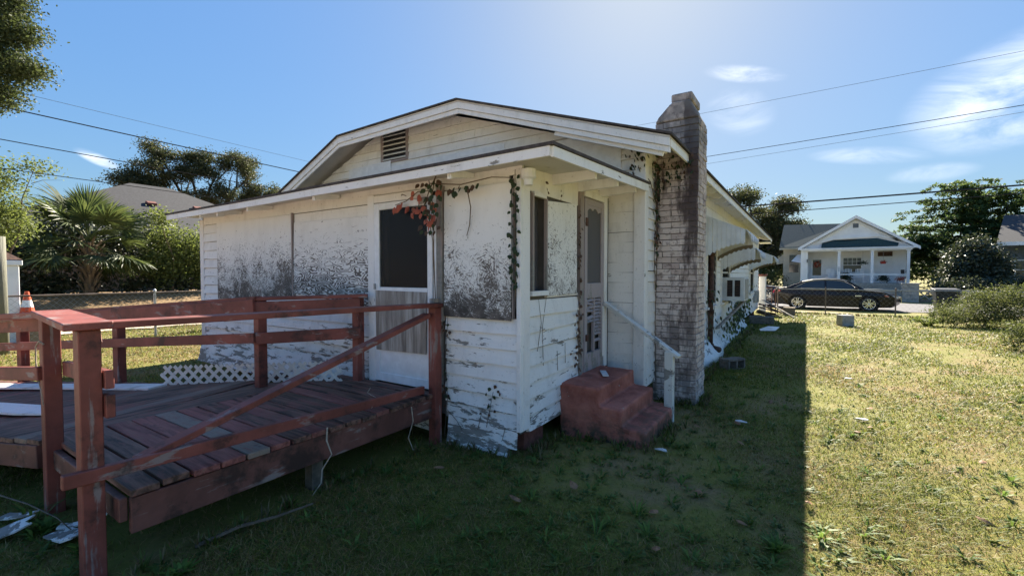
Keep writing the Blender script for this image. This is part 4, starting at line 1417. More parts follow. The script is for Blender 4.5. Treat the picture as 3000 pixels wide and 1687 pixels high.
def cloud_points(lumps, n, seed, clump=0.28, per=26, shell=0.55):
    """points in clumps through a set of ellipsoids (centre, radii, weight)"""
    g = np.random.default_rng(seed)
    wts = np.array([l[2] if len(l) > 2 else l[1][0] * l[1][1] * l[1][2] for l in lumps], float)
    wts /= wts.sum()
    nc = max(1, n // per)
    idx = g.choice(len(lumps), nc, p=wts)
    v = g.normal(0, 1, (nc, 3))
    v /= np.linalg.norm(v, axis=1)[:, None]
    rad = g.uniform(shell, 1.0, nc)[:, None]
    ctr = np.array([lumps[i][0] for i in idx]) + v * rad * np.array([lumps[i][1] for i in idx])
    P = np.repeat(ctr, per, 0) + g.normal(0, 1, (nc * per, 3)) * clump * np.array([1, 1, 0.62])
    tone = np.repeat(np.clip(g.normal(0.42, 0.2, nc), 0, 1), per)
    return P, tone


def put_leaves(name, mat, parent, lumps, n, size, seed, clump=0.28, per=26, shell=0.55, **kw):
    P, tone = cloud_points(lumps, n, seed, clump, per, shell)
    P = P - np.array(org(parent))
    ob = bpy.data.objects.new(name, leaf_mesh(name, mat, P, size, seed + 1, tint=tone, **kw))
    C.objects.link(ob)
    link(ob, parent)
    ob['kind'] = 'stuff' if name not in ('crown',) else 'thing'
    if name == 'crown':
        del ob['kind']
    return ob


def masses(ms, seed, rmin, rmax, per):
    """break a few big crown masses into many small uneven lumps"""
    g = random.Random(seed)
    out = []
    for c, r in ms:
        for k in range(per):
            while True:
                v = Vector((g.uniform(-1, 1), g.uniform(-1, 1), g.uniform(-1, 1)))
                if v.length < 1:
                    break
            q = g.uniform(rmin, rmax)
            out.append(((c[0] + v.x * r[0], c[1] + v.y * r[1], c[2] + v.z * r[2]), (q, q, q * 0.75), q * q))
    return out


def limbs(root, tips, r0, rng, wob=0.25, n=6, fork=0.45, twigs=3):
    """tapered trunk and limbs: from the root through a fork to each tip"""
    b = MB()
    root = Vector(root)
    ctr = sum((Vector(t) for t in tips), Vector()) / len(tips)
    fk = root.lerp(Vector((ctr.x, ctr.y, root.z + (min(t[2] for t in tips) - root.z) * fork)), 0.75)
    fk.x = root.x + (ctr.x - root.x) * 0.35
    fk.y = root.y + (ctr.y - root.y) * 0.35
    pts = [root, root.lerp(fk, 0.4) + Vector((rng.uniform(-1, 1), rng.uniform(-1, 1), 0)) * wob * 0.3, fk]
    b.tube(pts, [r0 * 1.25, r0, r0 * 0.8], 8)
    for t in tips:
        t = Vector(t)
        m1 = fk.lerp(t, 0.35) + Vector((rng.uniform(-1, 1), rng.uniform(-1, 1), rng.uniform(0, 1))) * wob
        m2 = fk.lerp(t, 0.7) + Vector((rng.uniform(-1, 1), rng.uniform(-1, 1), rng.uniform(-.4, .8))) * wob
        b.tube([fk, m1, m2, t], [r0 * 0.55, r0 * 0.38, r0 * 0.22, r0 * 0.05], n)
        for q in range(twigs):
            s = m1.lerp(t, rng.uniform(0.1, 0.9))
            e = s + Vector((rng.uniform(-1, 1), rng.uniform(-1, 1), rng.uniform(-.2, 1))).normalized() * (t - fk).length * 0.2
            b.tube([s, s.lerp(e, .5) + Vector((rng.uniform(-1, 1), rng.uniform(-1, 1), .5)) * wob * 0.3, e], [r0 * .16, r0 * .1, r0 * .03], 4)
    return b


def tree(name, label, cat, base, lumps, n, size, mat, r0, seed, tips=None, group=None, clump=0.3, shell=0.5, per=26, bark='bark', twigs=3, **kw):
    rng = random.Random(seed)
    t_ = thing(name, label, cat, base, group)
    tips = tips or [tuple(Vector(l[0]) + Vector((0, 0, l[1][2] * 0.35))) for l in lumps]
    limbs(base, tips, r0, rng, wob=max(0.1, 0.07 * (max(t[2] for t in tips) - base[2])), twigs=twigs).build('trunk', M[bark], t_, smooth=True)
    put_leaves('crown', mat, t_, lumps, n, size, seed, clump, per, shell, **kw)
    return t_


def wx(lat, F):
    """lateral offset and distance in front of the camera's heading -> world x, y (used while laying out the street)"""
    return (lat * 0.8375 - F * 0.5465, F * 0.8375 + lat * 0.5465)


# big oak at the upper left, standing outside the frame on the left
tree('oak_tree', 'near oak whose leafy branches hang into the upper left corner', 'tree', (-20.5, -1.6, 0),
     [((-17.7, 2.8, 8.7), (0.65, 0.55, 0.6)), ((-17.35, 3.0, 7.9), (0.62, 0.5, 0.42)), ((-17.2, 3.1, 6.95), (0.50, 0.45, 0.36)), ((-17.8, 2.75, 7.1), (0.7, 0.6, 0.7)), ((-17.75, 2.7, 6.25), (0.55, 0.5, 0.38)), ((-18.5, 2.3, 8.0), (0.9, 0.8, 1.4)), ((-18.3, 2.4, 6.3), (0.5, 0.6, 0.6)), ((-20.5, -1.5, 8.5), (2.5, 2.8, 1.8), 1.2)],
     62000, 0.08, M['oakleaf'], 0.22, 3, clump=0.15, shell=0.2, twigs=0, tips=[(-18.2, 2.4, 8.6), (-18.2, 2.4, 7.0), (-18.6, 2.2, 6.1), (-20, -1, 9)])
# oak with bare tips behind the grey-roofed house
K_ = 1.32
far = lambda p: (p[0] * K_, p[1] * K_, 1.6 + (p[2] - 1.6) * K_)
oak_tips = [far(p) for p in ((-34.5, 12.2, 9.6), (-36, 11.3, 8.9), (-34, 15.5, 9.3), (-33.5, 17.5, 9.0), (-34, 19.3, 7.3), (-35, 14.0, 8.5), (-35, 10.2, 7.0), (-34.6, 12.9, 9.9), (-34.5, 11.7, 9.8), (-34, 16.4, 9.6))]
tree('oak_tree', 'thin crowned oak with bare top twigs behind the grey hip roof', 'tree', (-46.9, 18.5, 0.7),
     masses([(far(c), tuple(q * K_ for q in r)) for c, r in (((-35, 12.1, 8.8), (1.2, 1.5, 1.5)), ((-34.4, 13.6, 9.0), (0.9, 1.0, 1.0)), ((-34, 16.4, 9.0), (1.1, 1.4, 1.2)), ((-34, 15.0, 7.4), (1.2, 2.4, 1.1)), ((-34, 18.6, 7.2), (1.2, 1.9, 1.0)), ((-35, 10.8, 7.2), (1.0, 1.2, 0.7)))], 8, 0.55, 1.05, 11),
     62000, 0.15, M['oakautumn'], 0.42, 7, tips=oak_tips, clump=0.30, shell=0.0, per=16)
tree('young_tree', 'sparse young tree tip showing above the porch roof edge', 'tree', (-24, 14.9, 0.7), [((-24, 14.9, 5.3), (0.5, 0.5, 0.9))], 420, 0.13, M['bright'], 0.05, 12, clump=0.2, shell=0.1, per=8)
tree('leafy_shrub', 'bright sunlit shrub at the far left edge behind the white cabinet', 'shrub', (-22.5, 3.1, 0.4),
     [((-22.3, 3.0, 4.6), (0.9, 0.9, 0.8)), ((-22.4, 3.4, 3.4), (0.9, 0.8, 0.9)), ((-22.5, 2.4, 2.6), (1.0, 0.9, 1.0)), ((-22, 4.1, 5.2), (0.5, 0.5, 0.35))], 13000, 0.095, M['bright'], 0.09, 15, clump=0.2, shell=0.3)
tree('leafy_shrub', 'tall mixed shrub between the palm and the porch corner', 'shrub', (-25.6, 9.2, 0.65),
     [((-25.6, 9.0, 2.0), (1.0, 1.1, 1.1)), ((-25.4, 10.0, 3.2), (0.9, 0.9, 0.8)), ((-25.8, 9.0, 3.4), (0.8, 0.7, 0.6)), ((-25.4, 10.7, 2.2), (0.9, 1.2, 1.3)), ((-24.4, 8.4, 4.15), (0.4, 0.5, 0.3), 0.2)], 15000, 0.12, M['bright'], 0.07, 18, clump=0.26, shell=0.3, bark='palmbark')
# dense dark growth that reads as one mass under and behind the palm
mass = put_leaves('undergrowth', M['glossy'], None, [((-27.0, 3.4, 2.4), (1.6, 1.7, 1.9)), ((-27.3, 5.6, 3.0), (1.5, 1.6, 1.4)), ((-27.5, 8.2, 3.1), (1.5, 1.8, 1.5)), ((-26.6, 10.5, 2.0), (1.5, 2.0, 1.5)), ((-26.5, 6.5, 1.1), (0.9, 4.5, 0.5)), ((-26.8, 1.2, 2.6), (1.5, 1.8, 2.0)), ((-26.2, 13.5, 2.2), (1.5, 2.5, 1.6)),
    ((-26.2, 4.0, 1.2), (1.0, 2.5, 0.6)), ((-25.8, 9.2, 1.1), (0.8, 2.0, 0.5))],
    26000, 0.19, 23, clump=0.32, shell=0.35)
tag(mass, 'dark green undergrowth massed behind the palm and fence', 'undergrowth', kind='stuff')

# sabal palm
palm = thing('palm_tree', 'squat fan palm with wide green fronds behind the chain link fence', 'palm', (-25.2, 6.15, 0.68))
rng = random.Random(44)
pt = MB()
pb = Vector((-25.2, 6.15, 0.45))
pt.tube([pb, pb + Vector((0.02, 0, 0.9)), pb + Vector((0, 0.05, 1.9)), pb + Vector((0, 0.05, 2.5))], [0.17, 0.16, 0.2, 0.14], 10)
for k in range(56):
    a = k * 2.399
    z = 0.25 + k * 0.038
    d = Vector((math.cos(a), math.sin(a), 0))
    s = pb + d * 0.14 + Vector((0, 0.04 * z, z))
    e = s + d * (0.22 + 0.10 * z / 2.2) + Vector((0, 0, 0.34 + rng.uniform(0, .2)))
    pt.bar(s, e, 0.085, 0.03, d)
pt.build('trunk', M['palmbark'], palm)


def frond_mesh(seed, reach=1.15, blade=0.98):
    g = random.Random(seed)
    b = MB()
    tints = []
    b.tube([(0, 0, 0), (reach * 0.5, 0, 0.05), (reach, 0, 0.0)], [0.022, 0.018, 0.012], 4)
    tints += [0.9] * len(b.v)
    n = 42
    for i in range(n):
        t = (i / (n - 1) - 0.5)
        a = t * 3.3
        L = blade * (0.62 + 0.38 * math.cos(t * 2.6)) * g.uniform(0.92, 1.06)
        o = Vector((reach - 0.10 * abs(t), 0.0, 0.0))
        d = Vector((math.cos(a), math.sin(a), 0.10 * math.cos(a * 2)))
        side = Vector((-math.sin(a), math.cos(a), 0))
        wd = 0.026
        k = len(b.v)
        dr = g.uniform(0.04, 0.34)
        fold = 0.012 * (1 if i % 2 else -1)
        for q, ww in ((0.05, 0.35), (0.45, 1.0), (0.75, 0.75), (1.0, 0.05)):
            c = o + d * (L * q) + Vector((0, 0, -dr * L * q * q * q))
            up = Vector((0, 0, fold * ww))
            b.v += [tuple(c + side * wd * ww + up), tuple(c - side * wd * ww - up)]
        tt = g.uniform(0.15, 0.85)
        tints += [tt] * 8
        for q in range(3):
            b.f.append((k + 2 * q, k + 2 * q + 1, k + 2 * q + 3, k + 2 * q + 2))
    me = b.mesh('frond', M['palm'])
    at = me.attributes.new('tint', 'FLOAT', 'POINT')
    at.data.foreach_set('value', np.array(tints, np.float32))
    return me


fms = [frond_mesh(s) for s in (1, 2, 3)]
for k in range(38):
    o = bpy.data.objects.new('frond', fms[k % 3])
    C.objects.link(o)
    link(o, palm)
    az = k * 2.399 + rng.uniform(-.2, .2)
    el = math.radians(80 - 110 * (k / 37.0) ** 0.85 + rng.uniform(-14, 14))
    o.location = (0, 0.05, 2.1 + 0.25 * (1 - k / 37) - 0.0)
    o.rotation_euler = (Matrix.Rotation(az, 3, 'Z') @ Matrix.Rotation(-el, 3, 'Y') @ Matrix.Rotation(rng.uniform(-.75, .75), 3, 'X')).to_euler()
    s = rng.uniform(0.92, 1.28)
    o.scale = (s, s, s)

# trees across the street
tree('broadleaf_tree', 'dense dark round tree behind the far end of the house roof', 'tree', (-6.0, 58.5, -0.2),
     masses([((-6.3, 58, 8.6), (2.6, 2.2, 2.4)), ((-2.9, 58.4, 8.0), (2.2, 2.0, 2.0)), ((-4.8, 57.6, 5.4), (4.2, 2.2, 2.4)), ((-1.0, 58, 6.0), (1.6, 1.8, 1.6)), ((-8.6, 58, 6.2), (1.8, 1.8, 2.2)), ((-4.5, 57.6, 2.6), (4.4, 2.2, 1.6))], 31, 0.8, 1.5, 12),
     70000, 0.22, M['oakautumn'], 0.45, 31, clump=0.42, shell=0.0)


def feather_tree(name, label, base, tips, seed, mat, spread=1.3):
    """tree with flat sprays of feathery compound leaves at the limb ends"""
    g = np.random.default_rng(seed)
    t_ = thing(name, label, 'tree', base)
    rng = random.Random(seed)
    b = limbs(base, tips, 0.2, rng, 0.7, fork=0.25)
    b.build('trunk', M['bark'], t_, smooth=True)
    P = []
    for tp in tips:
        for q in range(60):
            a = rng.uniform(0, 6.28)
            o = Vector(tp) + Vector((rng.gauss(0, .7), rng.gauss(0, .6), rng.uniform(-2.6, .35))) * spread
            d = Vector((math.cos(a), math.sin(a), rng.uniform(-.1, .25)))
            L = rng.uniform(0.7, 1.25)
            m = 34
            s = np.linspace(0.1, 1, m)
            side = np.array((-d.y, d.x, 0.0))
            for sg in (-1, 1):
                base_ = np.array(o) + np.outer(s * L, np.array(d)) + np.outer(sg * 0.19 * np.sin(np.pi * (0.15 + 0.8 * s)), side)
                base_[:, 2] -= 0.35 * (s ** 2) * L * 0.6
                P.append(base_ + g.normal(0, 0.05, (m, 3)))
    P = np.concatenate(P) - np.array(base)
    tone = np.clip(0.3 + 0.12 * (P[:, 2] - P[:, 2].mean()) + g.normal(0, .12, len(P)), 0, 1)
    ob = bpy.data.objects.new('crown', leaf_mesh('crown', mat, P, 0.22, seed, droop=0.15, aspect=0.6, tint=tone, up=1.5))
    C.objects.link(ob)
    link(ob, t_)


feather_tree('mimosa_tree', 'tall feathery green tree between the white and blue houses', (11.0, 52.5, -0.15),
             [(8.2, 52, 5.4), (9.4, 52.5, 7.6), (10.6, 51.6, 8.9), (12.2, 53, 9.0), (13.4, 52, 7.9), (14.6, 52.5, 6.6), (9.0, 51, 4.2), (11.4, 52, 6.6), (13.0, 51.4, 5.6), (7.6, 52, 4.3), (11.6, 51, 4.6), (15.3, 52.5, 5.8)], 52, M['mimosa'], 1.15)
tree('magnolia_bush', 'dark glossy round evergreen beside the feathery tree', 'tree', (9.5, 43.0, -0.15),
     [((8.9, 42.6, 2.1), (1.1, 1.2, 1.4)), ((10.1, 42.8, 1.8), (1.3, 1.2, 1.4)), ((9.6, 42.8, 3.3), (0.95, 1.0, 0.8)), ((9.4, 42.4, 0.9), (1.6, 1.1, 0.8))], 22000, 0.18, M['glossy'], 0.14, 61, clump=0.3, shell=0.4)
tree('broadleaf_tree', 'low autumn tinted tree beyond the blue house roof', 'tree', (20.0, 64, -0.2),
     [((19.0, 63.5, 6.0), (2.4, 2, 1.5)), ((22.0, 64, 6.4), (2.4, 2, 1.6)), ((16.0, 64, 5.4), (2.2, 2, 1.6)), ((24.5, 64, 5.6), (2.2, 2, 1.5))], 9000, 0.28, M['oakautumn'], 0.35, 66, clump=0.5, shell=0.4)
tree('leafy_shrub', 'green hedge shrub behind the parked cars left of the white house', 'shrub', (-3.6, 47.5, -0.15),
     [((-4.6, 47, 1.2), (1.5, 1.0, 1.3)), ((-2.7, 47.2, 1.0), (1.2, 1.0, 1.1)), ((-6.5, 47, 1.5), (1.6, 1.2, 1.6))], 6500, 0.2, M['oakleaf'], 0.08, 71, clump=0.3, shell=0.4)
tree('leafy_shrub', 'dark shrub row behind the pierced block wall', 'shrub', (8.6, 39.8, -0.15),
     [((7.6, 39.9, 0.6), (0.9, 0.7, 0.7)), ((9.2, 39.7, 0.7), (1.2, 0.7, 0.8)), ((11.0, 39.8, 0.7), (1.2, 0.7, 0.8))], 6000, 0.15, M['glossy'], 0.06, 75, clump=0.25, shell=0.35)
far_lumps = []
rng = random.Random(91)
for k in range(60):
    x = -70 + k * 2.6
    far_lumps.append(((x, 82 + rng.uniform(-5, 6), rng.uniform(2.0, 3.4)), (3.2, 2.5, rng.uniform(2.2, 3.6))))
for k in range(26):
    y = -6 + k * 3.0
    far_lumps.append(((-62 + rng.uniform(-4, 4), y, rng.uniform(2.0, 3.0)), (2.6, 3.2, rng.uniform(2.2, 3.4))))
tag(put_leaves('far_woods', M['oakleaf'], None, far_lumps, 60000, 0.55, 92, clump=0.8, shell=0.3), 'dark line of far trees along the horizon', 'woods', kind='stuff')
# azalea bushes on the lawn at right
tree('azalea_bush', 'wide sprawling bush on the lawn in front of the black bin', 'bush', (4.55, 19.4, 0),
     [((4.3, 19.2, 0.45), (1.0, 0.8, 0.45)), ((5.2, 19.6, 0.6), (1.0, 0.8, 0.6)), ((4.75, 19.4, 0.85), (0.8, 0.7, 0.45)), ((3.8, 18.9, 0.3), (0.7, 0.6, 0.28)), ((5.3, 19.3, 1.05), (0.5, 0.5, 0.28))], 15000, 0.062, M['azalea'], 0.035, 81, clump=0.12, shell=0.3, aspect=0.42)
tree('azalea_bush', 'smaller rounded bush cut by the right edge of the photo', 'bush', (4.0, 13.7, 0),
     [((3.95, 13.75, 0.28), (0.55, 0.5, 0.3)), ((4.35, 13.9, 0.45), (0.5, 0.5, 0.36)), ((4.6, 13.5, 0.4), (0.5, 0.5, 0.35))], 7500, 0.062, M['azalea'], 0.03, 86, clump=0.10, shell=0.3, aspect=0.42)
fern = thing('fern', 'low bright green fern clump left of the sprawling bush', 'plant', (3.15, 18.7, 0))
P = []
rng = random.Random(5)
for k in range(16):
    a = rng.uniform(0, 6.28)
    ln = rng.uniform(0.35, 0.6)
    for s in np.linspace(0.05, 1, 26):
        c = Vector((math.cos(a) * ln * s, math.sin(a) * ln * s, 0.42 * ln * math.sin(min(1, s) * 2.4)))
        for sg in (-1, 1):
            P.append(c + Vector((-math.sin(a), math.cos(a), 0)) * sg * 0.045 * (1.1 - s))
ob = bpy.data.objects.new('foliage', leaf_mesh('foliage', M['bright'], np.array(P), 0.075, 4, droop=0.0, aspect=0.5))
C.objects.link(ob)
link(ob, fern)

# ------------------------------------------------------------------ creepers on the old house
def leaf_shape(L, W, lobes=0):
    b = MB()
    n = 5
    pts = [(0, 0, 0)]
    left, right, mid = [], [], []
    for i in range(n):
        q = (i + 1) / n
        w_ = W * math.sin(math.pi * q ** 0.75) if i < n - 1 else 0.0
        mid.append((0, -L * q, 0.10 * L * math.sin(q * 3.1)))
        left.append((w_, -L * q, -0.02 * L))
        right.append((-w_, -L * q, -0.02 * L))
    b.v = pts + mid + left + right
    for i in range(n):
        m0 = 0 if i == 0 else i
        for side, off in ((0, n), (1, 2 * n)):
            s0 = 0 if i == 0 else off + i
            f = (m0, i + 1, off + i + 1) if i == 0 else (m0, i + 1, off + i + 1, s0)
            b.f.append(f if side == 0 else tuple(reversed(f)))
    return b


def leaf_obj_mesh(L, W, mat, tint):
    me = leaf_shape(L, W).mesh('leaf', mat)
    at = me.attributes.new('tint', 'FLOAT', 'POINT')
    at.data.foreach_set('value', np.full(len(me.vertices), tint, np.float32))
    return me


def vine(name, label, stems, leaves_, mats, size, seed, facing, r=0.006):
    """stems: polylines; leaves_: positions; every leaf is a part, hanging and facing out from the wall"""
    g = random.Random(seed)
    loc = Vector(stems[0][0])
    t_ = thing(name, label, 'creeper', loc)
    b = MB()
    for s in stems:
        b.tube(s, [r * (1 - 0.5 * i / len(s)) for i in range(len(s))], 5)
    b.build('stem', M['stem'], t_)
    ms = [leaf_obj_mesh(size * g.uniform(.8, 1.15), size * g.uniform(.32, .44), M[m], g.uniform(0.1, 0.9)) for m in mats for _ in range(2)]
    rot0 = 0.0 if facing == 'y' else math.pi / 2
    for p in leaves_:
        o = bpy.data.objects.new('leaf', g.choice(ms))
        C.objects.link(o)
        link(o, t_)
        o.location = Vector(p) - loc
        o.rotation_euler = (math.radians(90 + g.uniform(-28, 12)), g.uniform(-.9, .9), rot0 + g.uniform(-.7, .7))
        k = g.uniform(0.75, 1.2)
        o.scale = (k, k, k)
    return t_


def dm_(px, py, y=3.17):
    return (-3.86 + (px - 65) / 440 * 0.77, y + random.Random(px * 7 + py).uniform(-.04, .03), 2.33 - (py - 285) / 710 * 0.88)


red = [(300, 325), (285, 330), (312, 340), (345, 300), (350, 320), (388, 335), (382, 352), (440, 225), (470, 250), (455, 275), (488, 262), (492, 280), (470, 285), (430, 360), (445, 385), (462, 350), (470, 372), (425, 395), (500, 380), (520, 350), (548, 392), (530, 415), (560, 415), (540, 450), (560, 470), (575, 480), (590, 430), (585, 465), (535, 480), (560, 500), (600, 235), (615, 250), (560, 330), (590, 370), (575, 345), (510, 405)]
vine('red_creeper', 'creeper with red autumn leaves hanging over the top of the storm door', [[dm_(620, 130), dm_(560, 240), dm_(480, 235), dm_(390, 300), dm_(330, 300), dm_(295, 318)], [dm_(610, 150), dm_(580, 330), dm_(560, 420), dm_(570, 500), dm_(575, 620), dm_(570, 800), dm_(575, 1060)], [dm_(560, 240), dm_(520, 360), dm_(455, 350), dm_(440, 385)], [dm_(330, 240), dm_(345, 236), dm_(370, 250)]],
     [dm_(*p) for p in red], ['redleaf'], 0.07, 3, 'y')
grn = []
rng = random.Random(12)
for k in range(46):
    grn.append((-2.985 + rng.gauss(0, 0.07), 3.14 + rng.uniform(-.05, .05), 2.28 + rng.uniform(-0.28, 0.20)))
for k in range(14):
    grn.append((-2.58 + rng.gauss(0, 0.09), 3.15 + rng.uniform(-.03, .03), 2.385 + rng.uniform(-.05, .02)))
vine('green_creeper', 'dark green creeper bunched under the porch eave above the storm door', [[(-2.96, 3.2, 1.3), (-2.97, 3.19, 1.8), (-2.95, 3.17, 2.2), (-2.98, 3.14, 2.48)], [(-2.97, 3.15, 2.45), (-2.6, 3.15, 2.40), (-2.3, 3.2, 2.44), (-2.12, 3.22, 2.42)], [(-2.55, 3.17, 2.38), (-2.53, 3.2, 2.2), (-2.57, 3.235, 2.05), (-2.60, 3.23, 1.95)]], grn, ['ivy', 'ivy', 'vinedry'], 0.06, 6, 'y')
cp = []
zs = 2.43
k = 0
while zs > 1.50:
    cp += [(-2.075 + 0.022 * (-1) ** k, 3.225, zs), (-2.085 - 0.03 * (-1) ** k, 3.215, zs - 0.02)]
    zs -= 0.046
    k += 1
vine('ivy_strand', 'single strand of green ivy climbing the white porch corner post', [[(-2.08, 3.24, 1.4), (-2.075, 3.235, 1.8), (-2.085, 3.235, 2.2), (-2.07, 3.22, 2.48)]], cp, ['ivy'], 0.05, 8, 'y', 0.004)
cv = []
rng = random.Random(17)
for k in range(150):
    z = 3.0 - abs(rng.gauss(0, 0.55))
    cv.append((-1.585 + rng.uniform(0, .03), 5.72 + rng.gauss(0, 0.05 + 0.05 * max(0, z - 2.0)), max(1.35, z)))
for k in range(46):
    cv.append((-1.66 + rng.gauss(0, 0.10), 5.295, 2.96 + rng.gauss(0, 0.13)))
for k in range(70):
    cv.append((-1.45 + rng.uniform(-.15, .3), 5.76 + rng.uniform(-.02, .02), 2.86 + rng.gauss(0, 0.12)))
vine('chimney_creeper', 'thick dark creeper climbing the joint between house corner and chimney', [[(-1.59, 5.78, 0.3), (-1.59, 5.74, 1.0), (-1.585, 5.78, 1.8), (-1.59, 5.72, 2.5), (-1.6, 5.7, 2.95)], [(-1.59, 5.74, 1.4), (-1.585, 5.66, 1.8), (-1.59, 5.70, 2.2)], [(-1.59, 5.7, 2.5), (-1.58, 5.45, 2.7), (-1.66, 5.30, 2.85)]], cv, ['ivy', 'ivy', 'vinedry'], 0.055, 9, 'x')
dv = []
for k in range(60):
    z = 0.75 + rng.uniform(0, 1.6)
    dv.append((-2.022, 4.43 + rng.gauss(0, .018), z))
for k in range(26):
    z = 0.5 + rng.uniform(0, 0.75)
    dv.append((-2.02, 4.36 + rng.gauss(0, .06), z))
for z, yy in ((2.45, 3.66), (2.40, 3.68), (2.36, 3.70), (2.42, 3.98), (2.38, 4.0), (2.34, 3.97)):
    dv.append((-2.02, yy, z))
vine('dead_creeper', 'withered brown creeper along the jamb of the louvre door', [[(-2.03, 4.42, 0.45), (-2.025, 4.40, 0.8), (-2.025, 4.43, 1.4), (-2.025, 4.43, 2.4)], [(-2.04, 3.55, 0.9), (-2.04, 3.62, 1.15), (-2.035, 3.56, 1.38)], [(-2.04, 3.66, 0.75), (-2.04, 3.64, 1.1), (-2.04, 3.72, 1.4)], [(-2.04, 3.95, 0.65), (-2.035, 3.93, 0.85)], [(-2.04, 4.12, 0.7), (-2.035, 4.10, 0.9)]], dv, ['vinedry'], 0.04, 10, 'x', 0.003)
lv = []
for k in range(22):
    lv.append((-2.88 + rng.gauss(0, .02), 3.262, 0.3 + rng.uniform(0, 0.88)))
for k in range(14):
    lv.append((-2.38 + rng.gauss(0, .05), 3.262, 0.30 + rng.uniform(0, 0.32)))
vine('dead_creeper', 'withered brown strands on the clapboards right of the storm door', [[(-2.9, 3.25, 0.05), (-2.87, 3.265, 0.4), (-2.89, 3.26, 0.8), (-2.86, 3.262, 1.2)], [(-2.87, 3.26, 0.3), (-2.75, 3.255, 0.22), (-2.68, 3.25, 0.14)], [(-2.5, 3.255, 0.18), (-2.45, 3.265, 0.38)], [(-2.40, 3.255, 0.22), (-2.36, 3.262, 0.42), (-2.33, 3.262, 0.55)], [(-2.25, 3.255, 0.05), (-2.2, 3.262, 0.25)]], lv, ['vinedry', 'ivy'], 0.04, 11, 'y', 0.003)
wv = []
for k in range(300):
    y = 13.6 + rng.gauss(0, 1.6)
    z = max(0.1, min(1.5, 0.62 + (y - 13.6) * 0.10 + rng.gauss(0, .22)))
    wv.append((-1.56 + rng.uniform(-.02, .28) * max(0, 1 - z), y, z))
wv = wv[:290]
vine('wall_creeper', 'leafy green creeper on the white side wall below the air conditioner', [[(-1.55, 13.0, 0.05), (-1.5, 13.3, 0.5), (-1.55, 13.8, 0.9), (-1.55, 14.6, 1.2)], [(-1.5, 13.3, 0.4), (-1.52, 12.4, 0.7), (-1.55, 12.1, 0.95)], [(-1.5, 13.4, 0.5), (-1.52, 15.2, 0.9), (-1.55, 16.6, 1.3)]], wv, ['ivy', 'bright'], 0.12, 13, 'x')
pv = []
for k in range(40):
    pv.append((-1.50 + rng.uniform(-.04, .03), 9.0 + rng.uniform(-.6, .9), 0.35 + rng.uniform(0, 1.0)))
vine('pipe_creeper', 'thin creeper straggling round the rusty drain pipe', [[(-1.55, 9.0, 0.1), (-1.53, 9.1, 0.6), (-1.54, 9.0, 1.3)], [(-1.55, 9.9, 0.4), (-1.54, 9.7, 0.7), (-1.54, 9.9, 1.05)]], pv, ['ivy'], 0.08, 14, 'x', 0.005)

# pale roots hanging from the ramp, twigs and weeds beneath
def strand(name, label, pts, r, mat='palestem', cat='root'):
    t_ = thing(name, label, cat, pts[0])
    MB().tube(pts, [r * (1 - 0.6 * i / len(pts)) for i in range(len(pts))], 5).build('stem', M[mat], t_)


strand('dry_root', 'long pale root trailing from the ramp edge to the ground', [(-2.95, 2.02, 0.47), (-2.93, 2.0, 0.38), (-2.90, 2.02, 0.28), (-2.93, 1.96, 0.18), (-2.9, 1.93, 0.10), (-2.93, 1.88, 0.02)], 0.007)
strand('dry_root', 'forked thin root hanging beneath the ramp near the wall', [(-2.93, 2.85, 0.42), (-2.9, 2.84, 0.3), (-2.92, 2.8, 0.16), (-2.88, 2.82, 0.05)], 0.006)
strand('dry_root', 'curling brown tendril on the second railing post', [(-4.19, 0.79, 1.14), (-4.22, 0.775, 1.16), (-4.28, 0.77, 1.12), (-4.29, 0.77, 1.02), (-4.27, 0.772, 0.92), (-4.22, 0.775, 0.84), (-4.19, 0.78, 0.74)], 0.006)
strand('dead_branch', 'bare forked twig on the dirt under the ramp beam', [(-2.95, 1.15, 0.02), (-2.86, 1.35, 0.07), (-2.80, 1.55, 0.06), (-2.72, 1.75, 0.08)], 0.012, 'stem', 'branch')
strand('dry_root', 'thin pale tendril lying across the deck boards by the door', [(-3.6, 2.95, 0.475), (-3.4, 2.75, 0.50), (-3.2, 2.7, 0.49), (-2.98, 2.45, 0.50)], 0.005)

# ------------------------------------------------------------------ fences
def chain_mesh(p0, p1, h0, h1, cell=0.07, wire=0.0035):
    """diamond wire mesh between two points as thin real strips"""
    p0, p1 = Vector(p0), Vector(p1)
    L = (p1 - p0).length
    d = (p1 - p0) / L
    nn = Vector((d.y, -d.x, 0))
    H = h1 - h0
    b = MB()
    s = -H
    while s < L + H:
        for sg in (1, -1):
            a0, a1 = max(0, s), min(L, s + H)
            if a1 - a0 > 0.02:
                if sg > 0:
                    z0, z1 = h0 + (a0 - s), h0 + (a1 - s)
                else:
                    z0, z1 = h1 - (a0 - s), h1 - (a1 - s)
                u = Vector((0, 0, wire))
                q0, q1 = p0 + d * a0, p0 + d * a1
                k = len(b.v)
                o = nn * 0.004 * sg
                q0, q1 = q0 + Vector((0, 0, z0)) + o, q1 + Vector((0, 0, z1)) + o
                e = nn * wire
                b.v += [tuple(q0 + u), tuple(q0 - u), tuple(q1 - u), tuple(q1 + u), tuple(q0 + e), tuple(q0 - e), tuple(q1 - e), tuple(q1 + e)]
                b.f += [(k, k + 1, k + 2, k + 3), (k + 4, k + 5, k + 6, k + 7)]
        s += cell * 1.35
    return b


